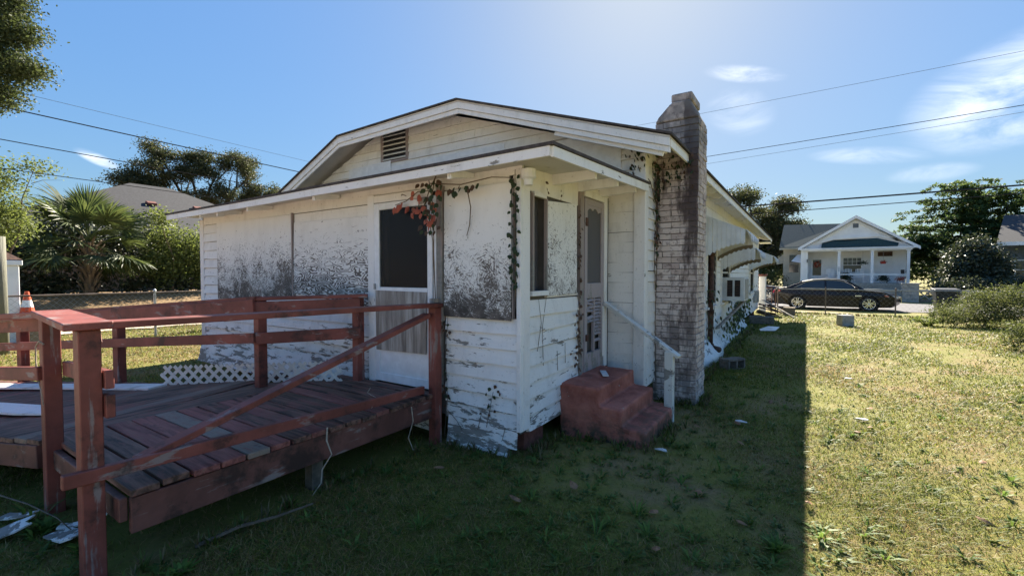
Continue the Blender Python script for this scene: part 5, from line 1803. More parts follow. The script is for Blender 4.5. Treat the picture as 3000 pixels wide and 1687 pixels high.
def chain_fence(label, segs, h, post_mat, rail_mat, cell, wire, pr=0.024, group=None, extra=None):
    t_ = thing('chain_link_fence', label, 'fence', (segs[0][0], segs[0][1], 0), group)
    for i, (x, y) in enumerate(segs):
        z = ground_h(x, y)
        pb_ = MB()
        pb_.tube([(x, y, -0.3), (x, y, h + z + 0.03)], pr * 1.25, 8)
        pb_.lathe([(pr * 1.6, h + z + 0.0), (pr * 1.7, h + z + 0.05), (pr * 0.8, h + z + 0.09), (0.0, h + z + 0.10)], (x, y, 0), 8)
        pb_.build('post', M[post_mat], t_, smooth=False)
    b, m = MB(), MB()
    for (x0, y0), (x1, y1) in zip(segs[:-1], segs[1:]):
        z0, z1 = ground_h(x0, y0), ground_h(x1, y1)
        b.tube([(x0, y0, h + z0), (x1, y1, h + z1)], pr * 0.8, 6)
        q = chain_mesh((x0, y0, min(z0, z1)), (x1, y1, min(z0, z1)), 0.03, h - 0.02, cell, wire)
        m.add(q.v, q.f)
    b.build('top_rail', M[rail_mat], t_)
    mo = m.build('wire_mesh', M['grey_metal'], t_)
    mo['kind'] = 'stuff'
    return t_


chain_fence('rusty chain link fence along the sandy drive left of the house', [(-13.75, 2.05), (-13.95, 4.66), (-14.0, 7.7), (-14.0, 10.7), (-14.0, 13.7)], 1.14, 'grey_metal', 'rustrail', 0.085, 0.0028)
chain_fence('low chain link fence between the front lawn and the street', [(-0.98, 21.6), (0.65, 21.8), (2.8, 21.9), (6.2, 21.9), (9.6, 21.9)], 1.0, 'rustrail', 'grey_metal', 0.13, 0.0017, 0.018)
gate = thing('garden_gate', 'rusty wire garden gate beside the far house corner', 'gate', (-1.2, 21.75, 0))
gm_ = MB()
for x in (-1.20, -1.06):
    gm_.tube([(x, 21.7, 0.02), (x, 21.7, 1.05)], 0.02, 6)
gm_.build('gate_upright', M['rust'], gate)
gm_ = MB()
for z in (0.55, 1.03):
    gm_.tube([(-2.1, 21.75, z), (-1.2, 21.7, z)], 0.016, 6)
gm_.tube([(-2.1, 21.75, 0), (-2.1, 21.75, 1.05)], 0.02, 6)
gm_.build('gate_frame', M['rust'], gate)
gq = chain_mesh((-2.1, 21.75, 0), (-1.2, 21.7, 0), 0.05, 1.02, 0.11, 0.004).build('wire_mesh', M['grey_metal'], gate)
gq['kind'] = 'stuff'
wpst = thing('wooden_post', 'weathered round wooden pole at the left edge by the fence end', 'post', (-13.45, 1.93, 0))
MB().tube([(-13.45, 1.93, -0.2), (-13.45, 1.93, 1.6), (-13.44, 1.93, 2.35)], [0.125, 0.12, 0.115], 12).build('pole', M['polewood'], wpst, smooth=True)
cab = thing('utility_cabinet', 'white cabinet with a rusty brown top beyond the left fence', 'cabinet', (-15.6, 2.2, 0))
MB().box(-16.1, -15.15, 1.75, 2.50, 0.0, 1.80).build('body', M['white_house'], cab, bevel=0.01)
MB().box(-16.15, -15.10, 1.70, 2.55, 1.802, 1.92).build('lid_rim', M['white_house'], cab, bevel=0.01)
MB().prism([(-16.15, 1.70, 1.922), (-15.10, 1.70, 1.922), (-15.10, 2.55, 1.922), (-16.15, 2.55, 1.922)], (0, 0, 0.012)).build('lid', M['rust'], cab)
lt = MB()
lt.v = [(-16.15, 1.70, 1.935), (-15.10, 1.70, 1.935), (-15.10, 2.55, 1.935), (-16.15, 2.55, 1.935), (-15.95, 1.9, 2.10), (-15.35, 1.9, 2.10), (-15.35, 2.35, 2.10), (-15.95, 2.35, 2.10)]
lt.f = [(3, 2, 1, 0), (0, 1, 5, 4), (1, 2, 6, 5), (2, 3, 7, 6), (3, 0, 4, 7), (4, 5, 6, 7)]
lt.build('lid_top', M['rust'], cab)
cone = thing('traffic_cone', 'orange traffic cone with white band beside the white cabinet', 'traffic cone', (-15.1, 2.60, 0.62))
for r0_, z0_, r1_, z1_, m_, nm in ((0.15, 0.62, 0.105, 0.84, 'orange', 'cone_foot'), (0.105, 0.842, 0.075, 1.0, 'white_house', 'reflective_band'), (0.075, 1.002, 0.035, 1.2, 'orange', 'cone_tip')):
    MB().lathe([(r0_, z0_), (r1_, z1_), (0.0, z1_)], (-15.1, 2.60, 0), 16).build(nm, M[m_], cone, smooth=False)
crate = thing('wooden_crate', 'low brown crate under the orange traffic cone', 'crate', (-15.1, 2.68, 0))
for k in range(3):
    MB().box(-15.3, -14.9, 2.5, 2.86, 0.01 + k * 0.2, 0.2 + k * 0.2).build('board', M['tan'], crate)

# ------------------------------------------------------------------ overhead cables
def cable(label, a, b, sag_, r, mat, cat='cable'):
    a, b = Vector(a), Vector(b)
    t_ = thing('overhead_cable', label, cat, a)
    n = 24
    MB().tube([a.lerp(b, i / n) - Vector((0, 0, sag_ * 4 * (i / n) * (1 - i / n))) for i in range(n + 1)], r, 5).build('wire', M[mat], t_)


cable('thick upper black cable sloping behind the porch roof at left', (-18, -14, 6.5), (-18, 46, 5.9), 0.35, 0.017, 'wire')
cable('middle black cable above the grey hip roof at left', (-18, -14, 5.75), (-18, 46, 5.3), 0.55, 0.013, 'wire')
cable('lowest cable crossing just above the palm at left', (-18, -14, 4.7), (-18, 46, 4.7), 0.35, 0.011, 'wire')
cable('faint topmost cable at left behind the house', (-18, -14, 6.9), (-18, 46, 6.6), 0.35, 0.006, 'wirelight')
cable('highest thin cable across the right of the sky', (-30, 28, 10.9), (30, 28, 11.6), 0.35, 0.009, 'wirelight')
cable('thin cable from the chimney rising to the right edge', (-30, 28, 7.9), (34, 28, 10.0), 0.4, 0.015, 'wire')
cable('faint cable just below the rising thin cable', (-30, 28, 7.3), (34, 28, 10.0), 0.45, 0.008, 'wirelight')
cable('thick black cable above the white house roof', (-30, 28, 5.75), (34, 28, 5.95), 0.5, 0.038, 'wire')
cable('lower cable sagging over the feathery tree', (-30, 28, 4.9), (34, 28, 5.8), 0.4, 0.02, 'wire')
cable('short service drop slanting to the blue house', (10.8, 28, 6.6), (14.5, 44, 4.0), 0.1, 0.018, 'wire')

# ------------------------------------------------------------------ the grey-roofed neighbour at left
nb = thing('neighbour_house', 'tan house with a grey hip roof hidden behind the palm', 'house', (-36, 12, 0.6))
wall = MB().box(-42, -31, 3.5, 21, 0.3, 3.62).build('wall', M['tan'], nb)
for k in range(10):
    MB().box(-30.998, -30.97, 3.5, 21, 0.62 + 0.3 * k, 0.89 + 0.3 * k).build('wall_board', M['tan'], wall)
hp = MB()
e = [(-30.3, 2.8, 3.55), (-30.3, 21.7, 3.55), (-42.7, 21.7, 3.55), (-42.7, 2.8, 3.55)]
r1, r2 = (-36.5, 11.0, 7.45), (-36.5, 13.2, 7.45)
hp.v = e + [r1, r2] + [(x, y, z - 0.12) for x, y, z in e]
hp.f = [(0, 1, 5, 4), (1, 2, 5), (2, 3, 4, 5), (3, 0, 4), (0, 6, 7, 1), (1, 7, 8, 2), (2, 8, 9, 3), (3, 9, 6, 0), (9, 8, 7, 6)]
rf = hp.build('roof', M['shingle_grey'], nb)
for y in (11.3, 13.85):
    x = -34.0
    z = 3.55 + (x + 30.3) / (-36.5 + 30.3) * 3.9
    MB().obox((x, y, z + 0.1), (0.18, 0, -0.08), (0, 0.26, 0), (0.03, 0, 0.07)).build('roof_vent', M['redbrick'], rf, bevel=0.03)
wn = MB().box(-30.965, -30.93, 11.0, 12.0, 1.2, 2.4).build('window', M['white_house'], nb)
MB().box(-30.93, -30.92, 11.08, 11.92, 1.28, 2.32).build('pane', M['winglass'], wn)

# ------------------------------------------------------------------ the white house across the street
wh = thing('white_house', 'white cottage with green roof, gabled porch and a red wreath on its door', 'house', (3, 44, 0.9))
PY_ = 44.0
fl = MB().box(-0.35, 6.45, 43.9, 46.0, 0.72, 0.93).build('porch_floor', M['concrete'], wh)
MB().box(-0.3, 6.4, 43.95, 52, -0.2, 0.72).build('foundation', M['concrete'], wh)
bw = MB().box(-0.35, 6.45, 46.0, 46.15, 0.9, 3.7).build('wall', M['white_house'], wh)
MB().box(-0.35, 6.45, 46.15, 54.0, -0.2, 3.7).build('wall', M['white_house'], wh)
for x in (-0.25, 2.13, 4.19, 6.30):
    c = MB().box(x - 0.09, x + 0.09, 43.98, 44.16, 0.93, 3.42)
    c.box(x - 0.12, x + 0.12, 43.95, 44.19, 3.34, 3.42)
    c.build('porch_column', M['white_house'], wh)
MB().box(-0.42, 0.07, 44.0, 46.0, 0.9, 3.42).build('wall', M['white_house'], wh)
MB().box(-0.40, 6.5, 43.93, 44.17, 3.425, 3.66).build('porch_beam', M['white_house'], wh)
# gable, with the sheet of low porch roof in front of it
gw = MB()
gw.prism([(-0.3, 44.30, 3.66), (6.5, 44.30, 3.66), (3.15, 44.30, 6.0)], (0, 0.12, 0))
gwo = gw.build('gable_wall', M['white_house'], wh)
MB().prism([(2.98, 44.285, 5.22), (3.33, 44.285, 5.22), (3.33, 44.285, 5.56), (2.98, 44.285, 5.56)], (0, 0.012, 0)).build('gable_vent', M['bluegrey'], gwo)
for k in range(5):
    MB().box(3.0, 3.31, 44.262, 44.283, 5.25 + k * 0.06, 5.285 + k * 0.06).build('vent_slat', M['bluegrey'], gwo)
pr_ = MB()
pr_.v = [(-0.42, 43.72, 3.66), (6.6, 43.72, 3.62), (5.9, 44.28, 3.95), (4.5, 44.28, 4.38), (1.8, 44.28, 4.30), (0.9, 44.28, 4.05)]
pr_.f = [(0, 1, 2, 3, 4, 5)]
po_ = MB()
po_.prism([(0.95, 43.86, 3.70), (5.65, 43.86, 3.69), (5.75, 44.24, 3.93), (4.48, 44.24, 4.33), (1.75, 44.24, 4.28), (1.0, 44.24, 4.07)], (0, 0.0, 0.03))
po_.build('porch_roof', M['shingle_green'], wh)
for a, b in (((0.6, 4.02), (1.8, 4.36)), ((1.8, 4.36), (4.5, 4.47)), ((4.5, 4.47), (6.2, 3.94))):
    MB().prism([(a[0], 44.2, a[1]), (b[0], 44.2, b[1]), (b[0], 44.2, b[1] + 0.15), (a[0], 44.2, a[1] + 0.15)], (0, 0.09, 0)).build('porch_trim', M['white_house'], wh)
for s, (xe, ze) in ((-1, (-0.62, 3.72)), (1, (6.95, 3.62))):
    b = MB()
    b.prism([(3.15, 43.95, 6.14), (xe, 43.95, ze), (xe, 43.95, ze - 0.09), (3.15, 43.95, 6.03)], (0, 9.0, 0))
    b.build('roof', M['shingle_green'], wh)
    b = MB()
    b.prism([(3.15, 43.90, 6.17), (xe, 43.90, ze + 0.03), (xe, 43.90, ze - 0.19), (3.15, 43.90, 5.93)], (0, 0.05, 0))
    b.build('rake_board', M['white_house'], wh, bevel=0.005)
    b = MB()
    x1_, z1_ = xe + 0.45 * -s * 1.0, ze - 0.0
    b.prism([(3.15, 44.20, 5.83), (xe - s * 0.35, 44.20, ze + 0.02), (xe - s * 0.35, 44.20, ze - 0.12), (3.15, 44.20, 5.69)], (0, 0.09, 0))
    b.build('rake_board', M['white_house'], wh)
MB().box(-0.5, 6.75, 43.75, 43.80, 3.55, 3.67).build('fascia_board', M['white_house'], wh)
# door, wreath, window
dr = MB()
for x0, x1, z0, z1 in ((0.28, 0.42, 0.95, 2.95), (1.02, 1.16, 0.95, 2.95), (0.42, 1.02, 2.82, 2.95), (0.42, 1.02, 0.95, 1.5)):
    dr.box(x0, x1, 45.93, 45.998, z0, z1)
dro = dr.build('door', M['white_house'], wh)
MB().box(0.42, 1.02, 45.96, 45.97, 1.5, 2.82).build('pane', M['winglass'], dro)
wn = MB()
for x0, x1, z0, z1 in ((2.42, 2.52, 1.72, 3.0), (3.68, 3.78, 1.72, 3.0), (2.52, 3.68, 2.92, 3.0), (2.52, 3.68, 1.72, 1.78), (2.52, 3.68, 2.32, 2.37), (2.80, 2.825, 2.37, 2.92), (3.09, 3.115, 2.37, 2.92), (3.38, 3.405, 2.37, 2.92), (2.52, 3.68, 2.63, 2.655)):
    wn.box(x0, x1, 45.93, 45.998, z0, z1)
wno = wn.build('window', M['white_house'], wh)
MB().box(2.52, 3.68, 45.965, 45.975, 1.78, 2.92).build('pane', M['winglass'], wno)
MB().box(4.72, 5.62, 45.95, 45.998, 3.02, 3.38).build('transom', M['rust'], wh)
d2 = MB()
for x0, x1 in ((4.68, 4.72), (5.62, 5.66)):
    d2.box(x0, x1, 45.96, 45.998, 0.95, 3.0)
d2.build('door_casing', M['white_house'], wh)
MB().box(4.28, 6.2, 43.99, 44.03, 1.53, 1.63).build('porch_rail', M['white_house'], wh)
MB().box(2.22, 4.1, 43.99, 44.03, 1.55, 1.63).build('porch_rail', M['white_house'], wh)
MB().box(0.0, 0.06, 43.9, 43.99, 2.55, 2.80).build('porch_lamp', M['black_plastic'], wh)
# house number plate digits on the second column: small dark marks as in the photo
for k in range(3):
    MB().box(2.10, 2.16, 43.968, 43.978, 1.86 + 0.12 * k, 1.93 + 0.12 * k).build('number_plate', M['bluegrey'], wh)
# side wing
wg = MB().box(-1.80, -0.42, 48.0, 54.0, -0.2, 4.0).build('wing_wall', M['beige'], wh)
MB().prism([(-2.1, 47.6, 3.93), (3.0, 47.6, 3.93), (3.0, 51.0, 6.1), (-1.9, 51.0, 6.25)], (0, 0.02, 0.10)).build('wing_roof', M['shingle_green'], wh)
MB().box(-2.1, -0.45, 47.55, 47.62, 3.80, 3.97).build('fascia_board', M['beige'], wh)
ww = MB()
for x0, x1, z0, z1 in ((-1.42, -1.33, 1.70, 3.42), (-0.60, -0.52, 1.70, 3.42), (-1.33, -0.60, 3.34, 3.42), (-1.33, -0.60, 2.54, 2.60), (-1.33, -0.60, 1.70, 1.76)):
    ww.box(x0, x1, 47.94, 47.998, z0, z1)
wwo = ww.build('window', M['beige'], wh)
MB().box(-1.33, -0.60, 47.97, 47.98, 1.76, 3.34).build('pane', M['winglass'], wwo)
aw_ = MB()
aw_.prism([(-1.15, 47.3, 2.75), (-0.45, 47.3, 2.6), (-0.45, 47.95, 3.35), (-0.7, 47.95, 3.35)], (0, 0.01, 0.02))
aw_.build('awning', M['white_house'], wh)
aw_ = MB()
aw_.prism([(-1.82, 48.2, 3.42), (-2.35, 48.2, 2.95), (-2.35, 48.2, 2.5), (-1.82, 48.2, 2.6)], (0, 1.4, 0))
aw_.build('awning', M['beige'], wh)
wreath_ = thing('wreath', 'round red autumn wreath hung on the white house door', 'wreath', (0.72, 45.9, 2.42))
b = MB()
rng = random.Random(3)
for k in range(90):
    a = rng.uniform(0, 6.28)
    rad = 0.20 + rng.gauss(0, .05)
    c = Vector((0.72 + math.cos(a) * rad, 45.90 + rng.uniform(-.05, .03), 2.42 + math.sin(a) * rad))
    v1 = Vector((rng.uniform(-1, 1), rng.uniform(-.5, .5), rng.uniform(-1, 1))) * 0.07
    v2 = Vector((rng.uniform(-1, 1), rng.uniform(-.5, .5), rng.uniform(-1, 1))) * 0.07
    k0 = len(b.v)
    b.v += [tuple(c - v1), tuple(c + v2), tuple(c + v1), tuple(c - v2)]
    b.f.append((k0, k0 + 1, k0 + 2, k0 + 3))
b.build('leaves', M['wreath'], wreath_)['kind'] = 'stuff'


def porch_chair(label, x, y, rz):
    t_ = thing('porch_chair', label, 'chair', (x, y, 0.93), 'white porch chairs')
    ca, sa = math.cos(rz), math.sin(rz)
    W = lambda a, b_, z: (x + a * ca - b_ * sa, y + a * sa + b_ * ca, 0.93 + z)
    MB().obox(W(0, 0, 0.42), Vector((ca, sa, 0)) * .27, Vector((-sa, ca, 0)) * .25, (0, 0, .02)).build('seat', M['white_house'], t_)
    for i in range(6):
        a = -0.24 + 0.096 * i
        MB().bar(W(a, 0.22, 0.42), W(a, 0.34, 1.08 + 0.05 * math.sin(i / 5 * 3.14)), 0.06, 0.02, (0, 1, 0)).build('back_slat', M['white_house'], t_)
    for a in (-0.27, 0.27):
        MB().bar(W(a, -0.24, 0.0), W(a, -0.24, 0.64), 0.05, 0.05, (0, 1, 0)).build('leg', M['white_house'], t_)
        MB().bar(W(a, 0.24, 0.0), W(a, 0.24, 0.64), 0.05, 0.05, (0, 1, 0)).build('leg', M['white_house'], t_)
        MB().bar(W(a, -0.28, 0.65), W(a, 0.26, 0.65), 0.08, 0.025).build('arm', M['white_house'], t_)


porch_chair('white slatted porch chair right of the wreath door', 1.72, 45.0, 0.3)
porch_chair('white slatted porch chair in front of the porch window', 3.50, 45.0, -0.15)
porch_chair('white slatted porch chair half hidden by the potted shrub', 2.78, 45.1, 0.0)


def pot_plant(name, label, c, r, h, pot_r, pot_h, mat, pot_mat, n, cat='potted plant', hang=None):
    t_ = thing(name, label, cat, c)
    if pot_r:
        MB().lathe([(0, 0), (pot_r * .75, 0), (pot_r, pot_h), (pot_r * .85, pot_h), (0, pot_h - .02)], c, 12).build('pot', M[pot_mat], t_)
    put_leaves('foliage', M[mat], t_, [((c[0], c[1], c[2] + pot_h + h * .6), (r, r, h))], n, 0.10, int(abs(c[0]) * 100) + 3, clump=0.08, shell=0.2, per=10)
    if hang:
        MB().tube([(c[0], c[1], c[2] + pot_h), (c[0], c[1], hang)], 0.012, 4).build('hanger', M['grey_metal'], t_)


pot_plant('potted_shrub', 'large potted shrub on the porch before the window', (2.55, 44.4, 0.93), 0.42, 0.36, 0.2, 0.25, 'glossy', 'concrete', 900)
pot_plant('potted_shrub', 'potted bush on the porch right of the middle column', (4.95, 44.45, 0.93), 0.36, 0.28, 0.2, 0.18, 'glossy', 'white_house', 800)
pot_plant('potted_shrub', 'small reddish potted plant by the right porch column', (5.95, 44.45, 0.93), 0.22, 0.22, 0.18, 0.18, 'redleaf', 'white_house', 300)
pot_plant('hanging_basket', 'white hanging basket with trailing plant beside the porch window', (3.66, 44.5, 2.32), 0.24, 0.10, 0.16, 0.12, 'ivy', 'white_house', 200, 'hanging basket', 3.4)
pot_plant('hanging_basket', 'red hanging basket near the right side of the porch', (4.90, 44.5, 2.40), 0.12, 0.04, 0.2, 0.16, 'redleaf', 'red_plastic', 60, 'hanging basket', 3.4)
lj = thing('watering_can', 'small black can standing on the porch rail', 'can', (5.98, 44.0, 1.64))
bb = MB().lathe([(0, 1.64), (0.10, 1.64), (0.12, 1.92), (0.08, 1.94), (0, 1.93)], (5.98, 44.0, 0), 10)
bb.tube([(6.07, 44, 1.70), (6.2, 44, 1.82), (6.14, 44, 1.9)], 0.018, 5)
bb.build('body', M['black_plastic'], lj)

# ------------------------------------------------------------------ block pillar and pierced wall along the street
pil = thing('block_pillar', 'grey concrete block gate pillar across the street behind the sedan', 'pillar', (5.45, 37.4, -0.15))
for k in range(5):
    for j in range(2):
        w_ = 0.40 if k % 2 else (0.26 if j == 0 else 0.54)
        x0 = 5.05 if j == 0 else (5.05 + (0.40 if k % 2 else 0.26))
        MB().box(x0 + .004, x0 + w_ - .004, 37.05, 37.75, -0.15 + k * 0.225, 0.067 + k * 0.225).build('block', M['concrete'], pil, bevel=0.008)
MB().box(5.0, 5.9, 37.0, 37.8, 0.976, 1.05).build('pillar_cap', M['concrete'], pil, bevel=0.01)


def pierced(label, x0, x1, y, z1):
    t_ = thing('pierced_wall', label, 'wall', (x0, y, -0.15))
    MB().box(x0, x1, y - 0.09, y + 0.09, -0.2, 0.05).build('base_course', M['cinder'], t_)
    MB().box(x0, x1, y - 0.11, y + 0.11, z1, z1 + 0.14).build('coping', M['concrete'], t_)
    n = int((x1 - x0) / 0.4)
    for i in range(n):
        a = x0 + (x1 - x0) * i / n
        c = x0 + (x1 - x0) * (i + 1) / n
        b = MB()
        b.bar((a, y, 0.06), (c, y, z1 - .01), 0.12, 0.05)
        b.bar((a, y, z1 - .01), (c, y, 0.06), 0.115, 0.05)
        b.build('pierced_block', M['concrete'], t_)


pierced('low pierced concrete block wall left of the block pillar', 1.6, 5.0, 37.4, 0.50)
pierced('low pierced concrete block wall right of the block pillar', 5.92, 8.7, 37.4, 0.50)

# ------------------------------------------------------------------ blue-grey house at the right edge
bh = thing('blue_house', 'blue grey house with dark roof at the right edge', 'house', (14, 46, 0))
MB().box(11.15, 22, 44.8, 54, -0.2, 3.6).build('wall', M['bluegrey'], bh)
for k in range(14):
    MB().box(11.16, 13.0, 44.77, 44.799, 0.1 + k * 0.25, 0.335 + k * 0.25).build('wall_board', M['bluegrey'], bh)
MB().box(13.05, 13.35, 43.3, 43.6, -0.2, 3.35).build('porch_column', M['white_house'], bh)
MB().box(13.0, 22, 43.2, 43.7, 3.35, 3.65).build('porch_beam', M['white_house'], bh)
MB().prism([(10.6, 43.0, 3.62), (22, 43.0, 3.62), (22, 48.5, 5.9), (12.3, 48.5, 5.9)], (0, 0, 0.1)).build('roof', M['shingle_grey'], bh)
MB().prism([(10.6, 42.95, 3.5), (22, 42.95, 3.5), (22, 42.95, 3.74), (10.6, 42.95, 3.74)], (0, 0.05, 0)).build('fascia_board', M['white_house'], bh)
wn = MB()
for x0, x1, z0, z1 in ((11.9, 11.98, 1.2, 2.6), (12.5, 12.58, 1.2, 2.6), (11.98, 12.5, 2.52, 2.6), (11.98, 12.5, 1.2, 1.28), (11.98, 12.5, 1.88, 1.93)):
    wn.box(x0, x1, 44.70, 44.768, z0, z1)
wno = wn.build('window', M['white_house'], bh)
MB().box(11.98, 12.5, 44.735, 44.745, 1.28, 2.52).build('pane', M['winglass'], wno)

# ------------------------------------------------------------------ wheelie bin
bn = thing('wheelie_bin', 'dark wheeled bin half hidden behind the sprawling bush', 'bin', (4.35, 22.9, 0))
b = MB()
b.v = [(4.1, 22.62, 0.05), (4.6, 22.62, 0.05), (4.6, 23.12, 0.05), (4.1, 23.12, 0.05), (4.02, 22.55, 0.98), (4.68, 22.55, 0.98), (4.68, 23.25, 0.98), (4.02, 23.25, 0.98)]
b.f = [(3, 2, 1, 0), (0, 1, 5, 4), (1, 2, 6, 5), (2, 3, 7, 6), (3, 0, 4, 7), (4, 5, 6, 7)]
b.build('body', M['black_plastic'], bn, bevel=0.03, seg=2)
MB().prism([(3.99, 22.5, 0.985), (4.71, 22.5, 0.985), (4.71, 23.3, 1.03), (3.99, 23.3, 1.03)], (0, 0, 0.05)).build('lid', M['black_plastic'], bn, bevel=0.015)
for x in (4.08, 4.62):
    MB().lathe([(0, -.03), (0.11, -.03), (0.11, .03), (0, .03)], (x, 23.2, 0.06), 12, 'y').build('wheel', M['rubber'], bn)

# ------------------------------------------------------------------ cars
def arc(cx_, cz, r, a0, a1, n):
    return [(cx_ + r * math.cos(a0 + (a1 - a0) * i / n), cz + r * math.sin(a0 + (a1 - a0) * i / n)) for i in range(n + 1)]


def sedan(label, paint, loc, rz):
    """x forward, wheels at +-1.43; local coordinates, the empty carries place and heading"""
    t_ = thing('sedan', label, 'car', (0, 0, 0))
    lo = [(-2.40, 0.28), (-2.53, 0.40), (-2.56, 0.66), (-2.50, 0.92), (-2.36, 1.03), (-2.05, 1.075), (-1.5, 1.06), (-0.6, 1.01), (0.4, 0.985), (1.10, 0.985), (1.5, 0.965), (2.0, 0.90), (2.35, 0.81), (2.53, 0.70), (2.60, 0.55), (2.58, 0.36), (2.42, 0.22), (1.86, 0.20)]
    lo += arc(1.43, 0.34, 0.405, -0.35, math.pi + 0.35, 14)
    lo += [(1.0, 0.185), (-1.0, 0.185)]
    lo += arc(-1.43, 0.34, 0.405, -0.35, math.pi + 0.35, 14)
    lo += [(-1.86, 0.22)]
    b = MB()
    # body as stacked side outlines that pull in towards the sides, so the flanks and the ends are rounded
    n = len(lo)
    rings = []
    for yy, ins in ((-0.925, 0.075), (-0.935, 0.0), (-0.90, -0.03), (0.90, -0.03), (0.935, 0.0), (0.925, 0.075)):
        ring = []
        for (x, z) in lo:
            k = ins
            zz = z
            inarch = (abs(abs(x) - 1.43) < 0.43 and z < 0.76)
            if z > 0.8:
                zz = z - k * 0.75
            sx_ = x
            if x > 2.2:
                sx_ = x - max(0, abs(yy) - 0.6) * 0.62 - k * 0.5
            if x < -2.2:
                sx_ = x + max(0, abs(yy) - 0.7) * 0.40 + k * 0.5
            y2 = yy
            if z < 0.35 and not inarch:
                y2 = yy * 0.975
            if z > 0.85:
                y2 = yy * (1 - (z - 0.85) * 0.28)
            if 0.55 < z < 0.8:
                y2 = yy * 1.008
            ring.append((sx_, y2, zz))
        rings.append(ring)
    # extra middle ring so the nose is bowed in plan
    mid = [(x + (0.06 if x > 2.2 else -0.05 if x < -2.2 else 0), 0.0, z + (0.02 if z > 0.8 else 0)) for x, z in lo]
    rings.insert(3, mid)
    for rg in rings:
        b.v += rg
    for i in range(len(rings) - 1):
        for j in range(n):
            b.f.append((i * n + j, i * n + (j + 1) % n, (i + 1) * n + (j + 1) % n, (i + 1) * n + j))
    b.f.append(tuple(reversed(range(n))))
    b.f.append(tuple((len(rings) - 1) * n + j for j in range(n)))
    body = b.build('body', M[paint], t_, bevel=0.012, seg=2)
    # cabin
    prof = [(-2.02, 1.06), (-1.62, 1.24), (-1.22, 1.40), (-0.80, 1.495), (-0.25, 1.535), (0.18, 1.525), (0.52, 1.455), (0.86, 1.26), (1.30, 0.985)]

    def hw(z):
        return 0.865 - (z - 1.0) * 0.42
    b = MB()
    m = len(prof)
    for (x, z) in prof:
        w_ = hw(z)
        b.v += [(x, -w_, z), (x, -w_ * 0.8, z + 0.018), (x, 0, z + 0.035), (x, w_ * 0.8, z + 0.018), (x, w_, z)]
    for i in range(m - 1):
        for j in range(4):
            b.f.append((i * 5 + j, i * 5 + j + 1, (i + 1) * 5 + j + 1, (i + 1) * 5 + j))
    base0 = len(b.v)
    for (x, z) in prof:
        zb = 0.95
        b.v += [(x, -hw(1.0), min(zb, z)), (x, hw(1.0), min(zb, z))]
    for i in range(m - 1):
        b.f.append((base0 + 2 * i, i * 5, (i + 1) * 5, base0 + 2 * i + 2))
        b.f.append((i * 5 + 4, base0 + 2 * i + 1, base0 + 2 * i + 3, (i + 1) * 5 + 4))
    b.build('cabin', M[paint], t_, smooth=False)

    def side_glass(poly, s):
        q = [(x, s * (hw(z) + 0.006), z) for x, z in poly]
        MB().prism(q, (0, s * 0.004, 0)).build('side_window', M['carglass'], t_)

    for s in (-1, 1):
        side_glass([(-1.50, 1.09), (-1.05, 1.36), (-0.72, 1.44), (-0.32, 1.465), (-0.30, 1.075)], s)
        side_glass([(-0.22, 1.072), (-0.24, 1.468), (0.16, 1.46), (0.46, 1.40), (0.72, 1.25), (0.96, 1.06)], s)
        for a, c in (((-1.60, 1.075), (1.05, 1.045)), ):
            MB().bar((a[0], s * (hw(a[1]) + .012), a[1]), (c[0], s * (hw(c[1]) + .012), c[1]), 0.01, 0.018).build('window_trim', M['chrome'], t_)
        tr_ = MB()
        pts = [(-1.60, 1.085), (-1.08, 1.385), (-0.74, 1.465), (-0.25, 1.488), (0.17, 1.48), (0.49, 1.415), (0.76, 1.262), (1.02, 1.06)]
        tr_.tube([(x, s * (hw(z) + 0.008), z) for x, z in pts], 0.009, 4)
        tr_.build('window_trim', M['chrome'], t_)
        MB().obox((0.92, s * 0.99, 1.09), (0.07, 0, 0), (0, 0.10, 0), (0, 0, 0.065)).build('wing_mirror', M[paint], t_, bevel=0.03, seg=2)
        MB().prism([(2.02, s * 0.925, 0.80), (2.42, s * 0.80, 0.74), (2.54, s * 0.66, 0.66), (2.40, s * 0.82, 0.62), (2.10, s * 0.932, 0.70)], (0.01, s * 0.018, 0.012)).build('headlight', M['headlight'], t_)
        MB().prism([(1.96, s * 0.94, 0.79), (2.12, s * 0.93, 0.77), (2.14, s * 0.93, 0.70), (2.04, s * 0.94, 0.72)], (0, s * 0.012, 0.004)).build('side_marker', M['amber'], t_)
        MB().prism([(-2.50, s * 0.72, 0.95), (-2.26, s * 0.90, 1.00), (-2.16, s * 0.918, 0.94), (-2.30, s * 0.915, 0.82), (-2.53, s * 0.76, 0.80)], (-0.012, s * 0.016, 0.006)).build('tail_light', M['taillight'], t_)
        MB().obox((1.02, s * 0.952, 0.74), (0.12, 0, 0), (0, 0.006, 0), (0, 0, 0.025)).build('badge', M['chrome'], t_)
        MB().obox((2.30, s * 0.862, 0.40), (0.10, -s * 0.03, 0), (0, 0.01, 0), (0, 0, 0.03)).build('fog_lamp', M['headlight'], t_)
        for x in (0.62, -0.52):
            MB().obox((x - 0.3, s * 0.945, 0.90), (0.09, 0, 0), (0, 0.014, 0), (0, 0, 0.014)).build('door_handle', M[paint], t_)
        for x in (1.08, -0.02, -0.98):
            MB().obox((x - 0.12, s * 0.9445, 0.62), (0.004, 0, 0), (0, 0.003, 0), (0, 0, 0.34)).build('door_seam', M['rubber'], t_)
    MB().prism([(0.60, -0.62, 1.435), (0.60, 0.62, 1.435), (1.22, 0.78, 1.04), (1.22, -0.78, 1.04)], (0.012, 0, 0.032)).build('windscreen', M['carglass'], t_)
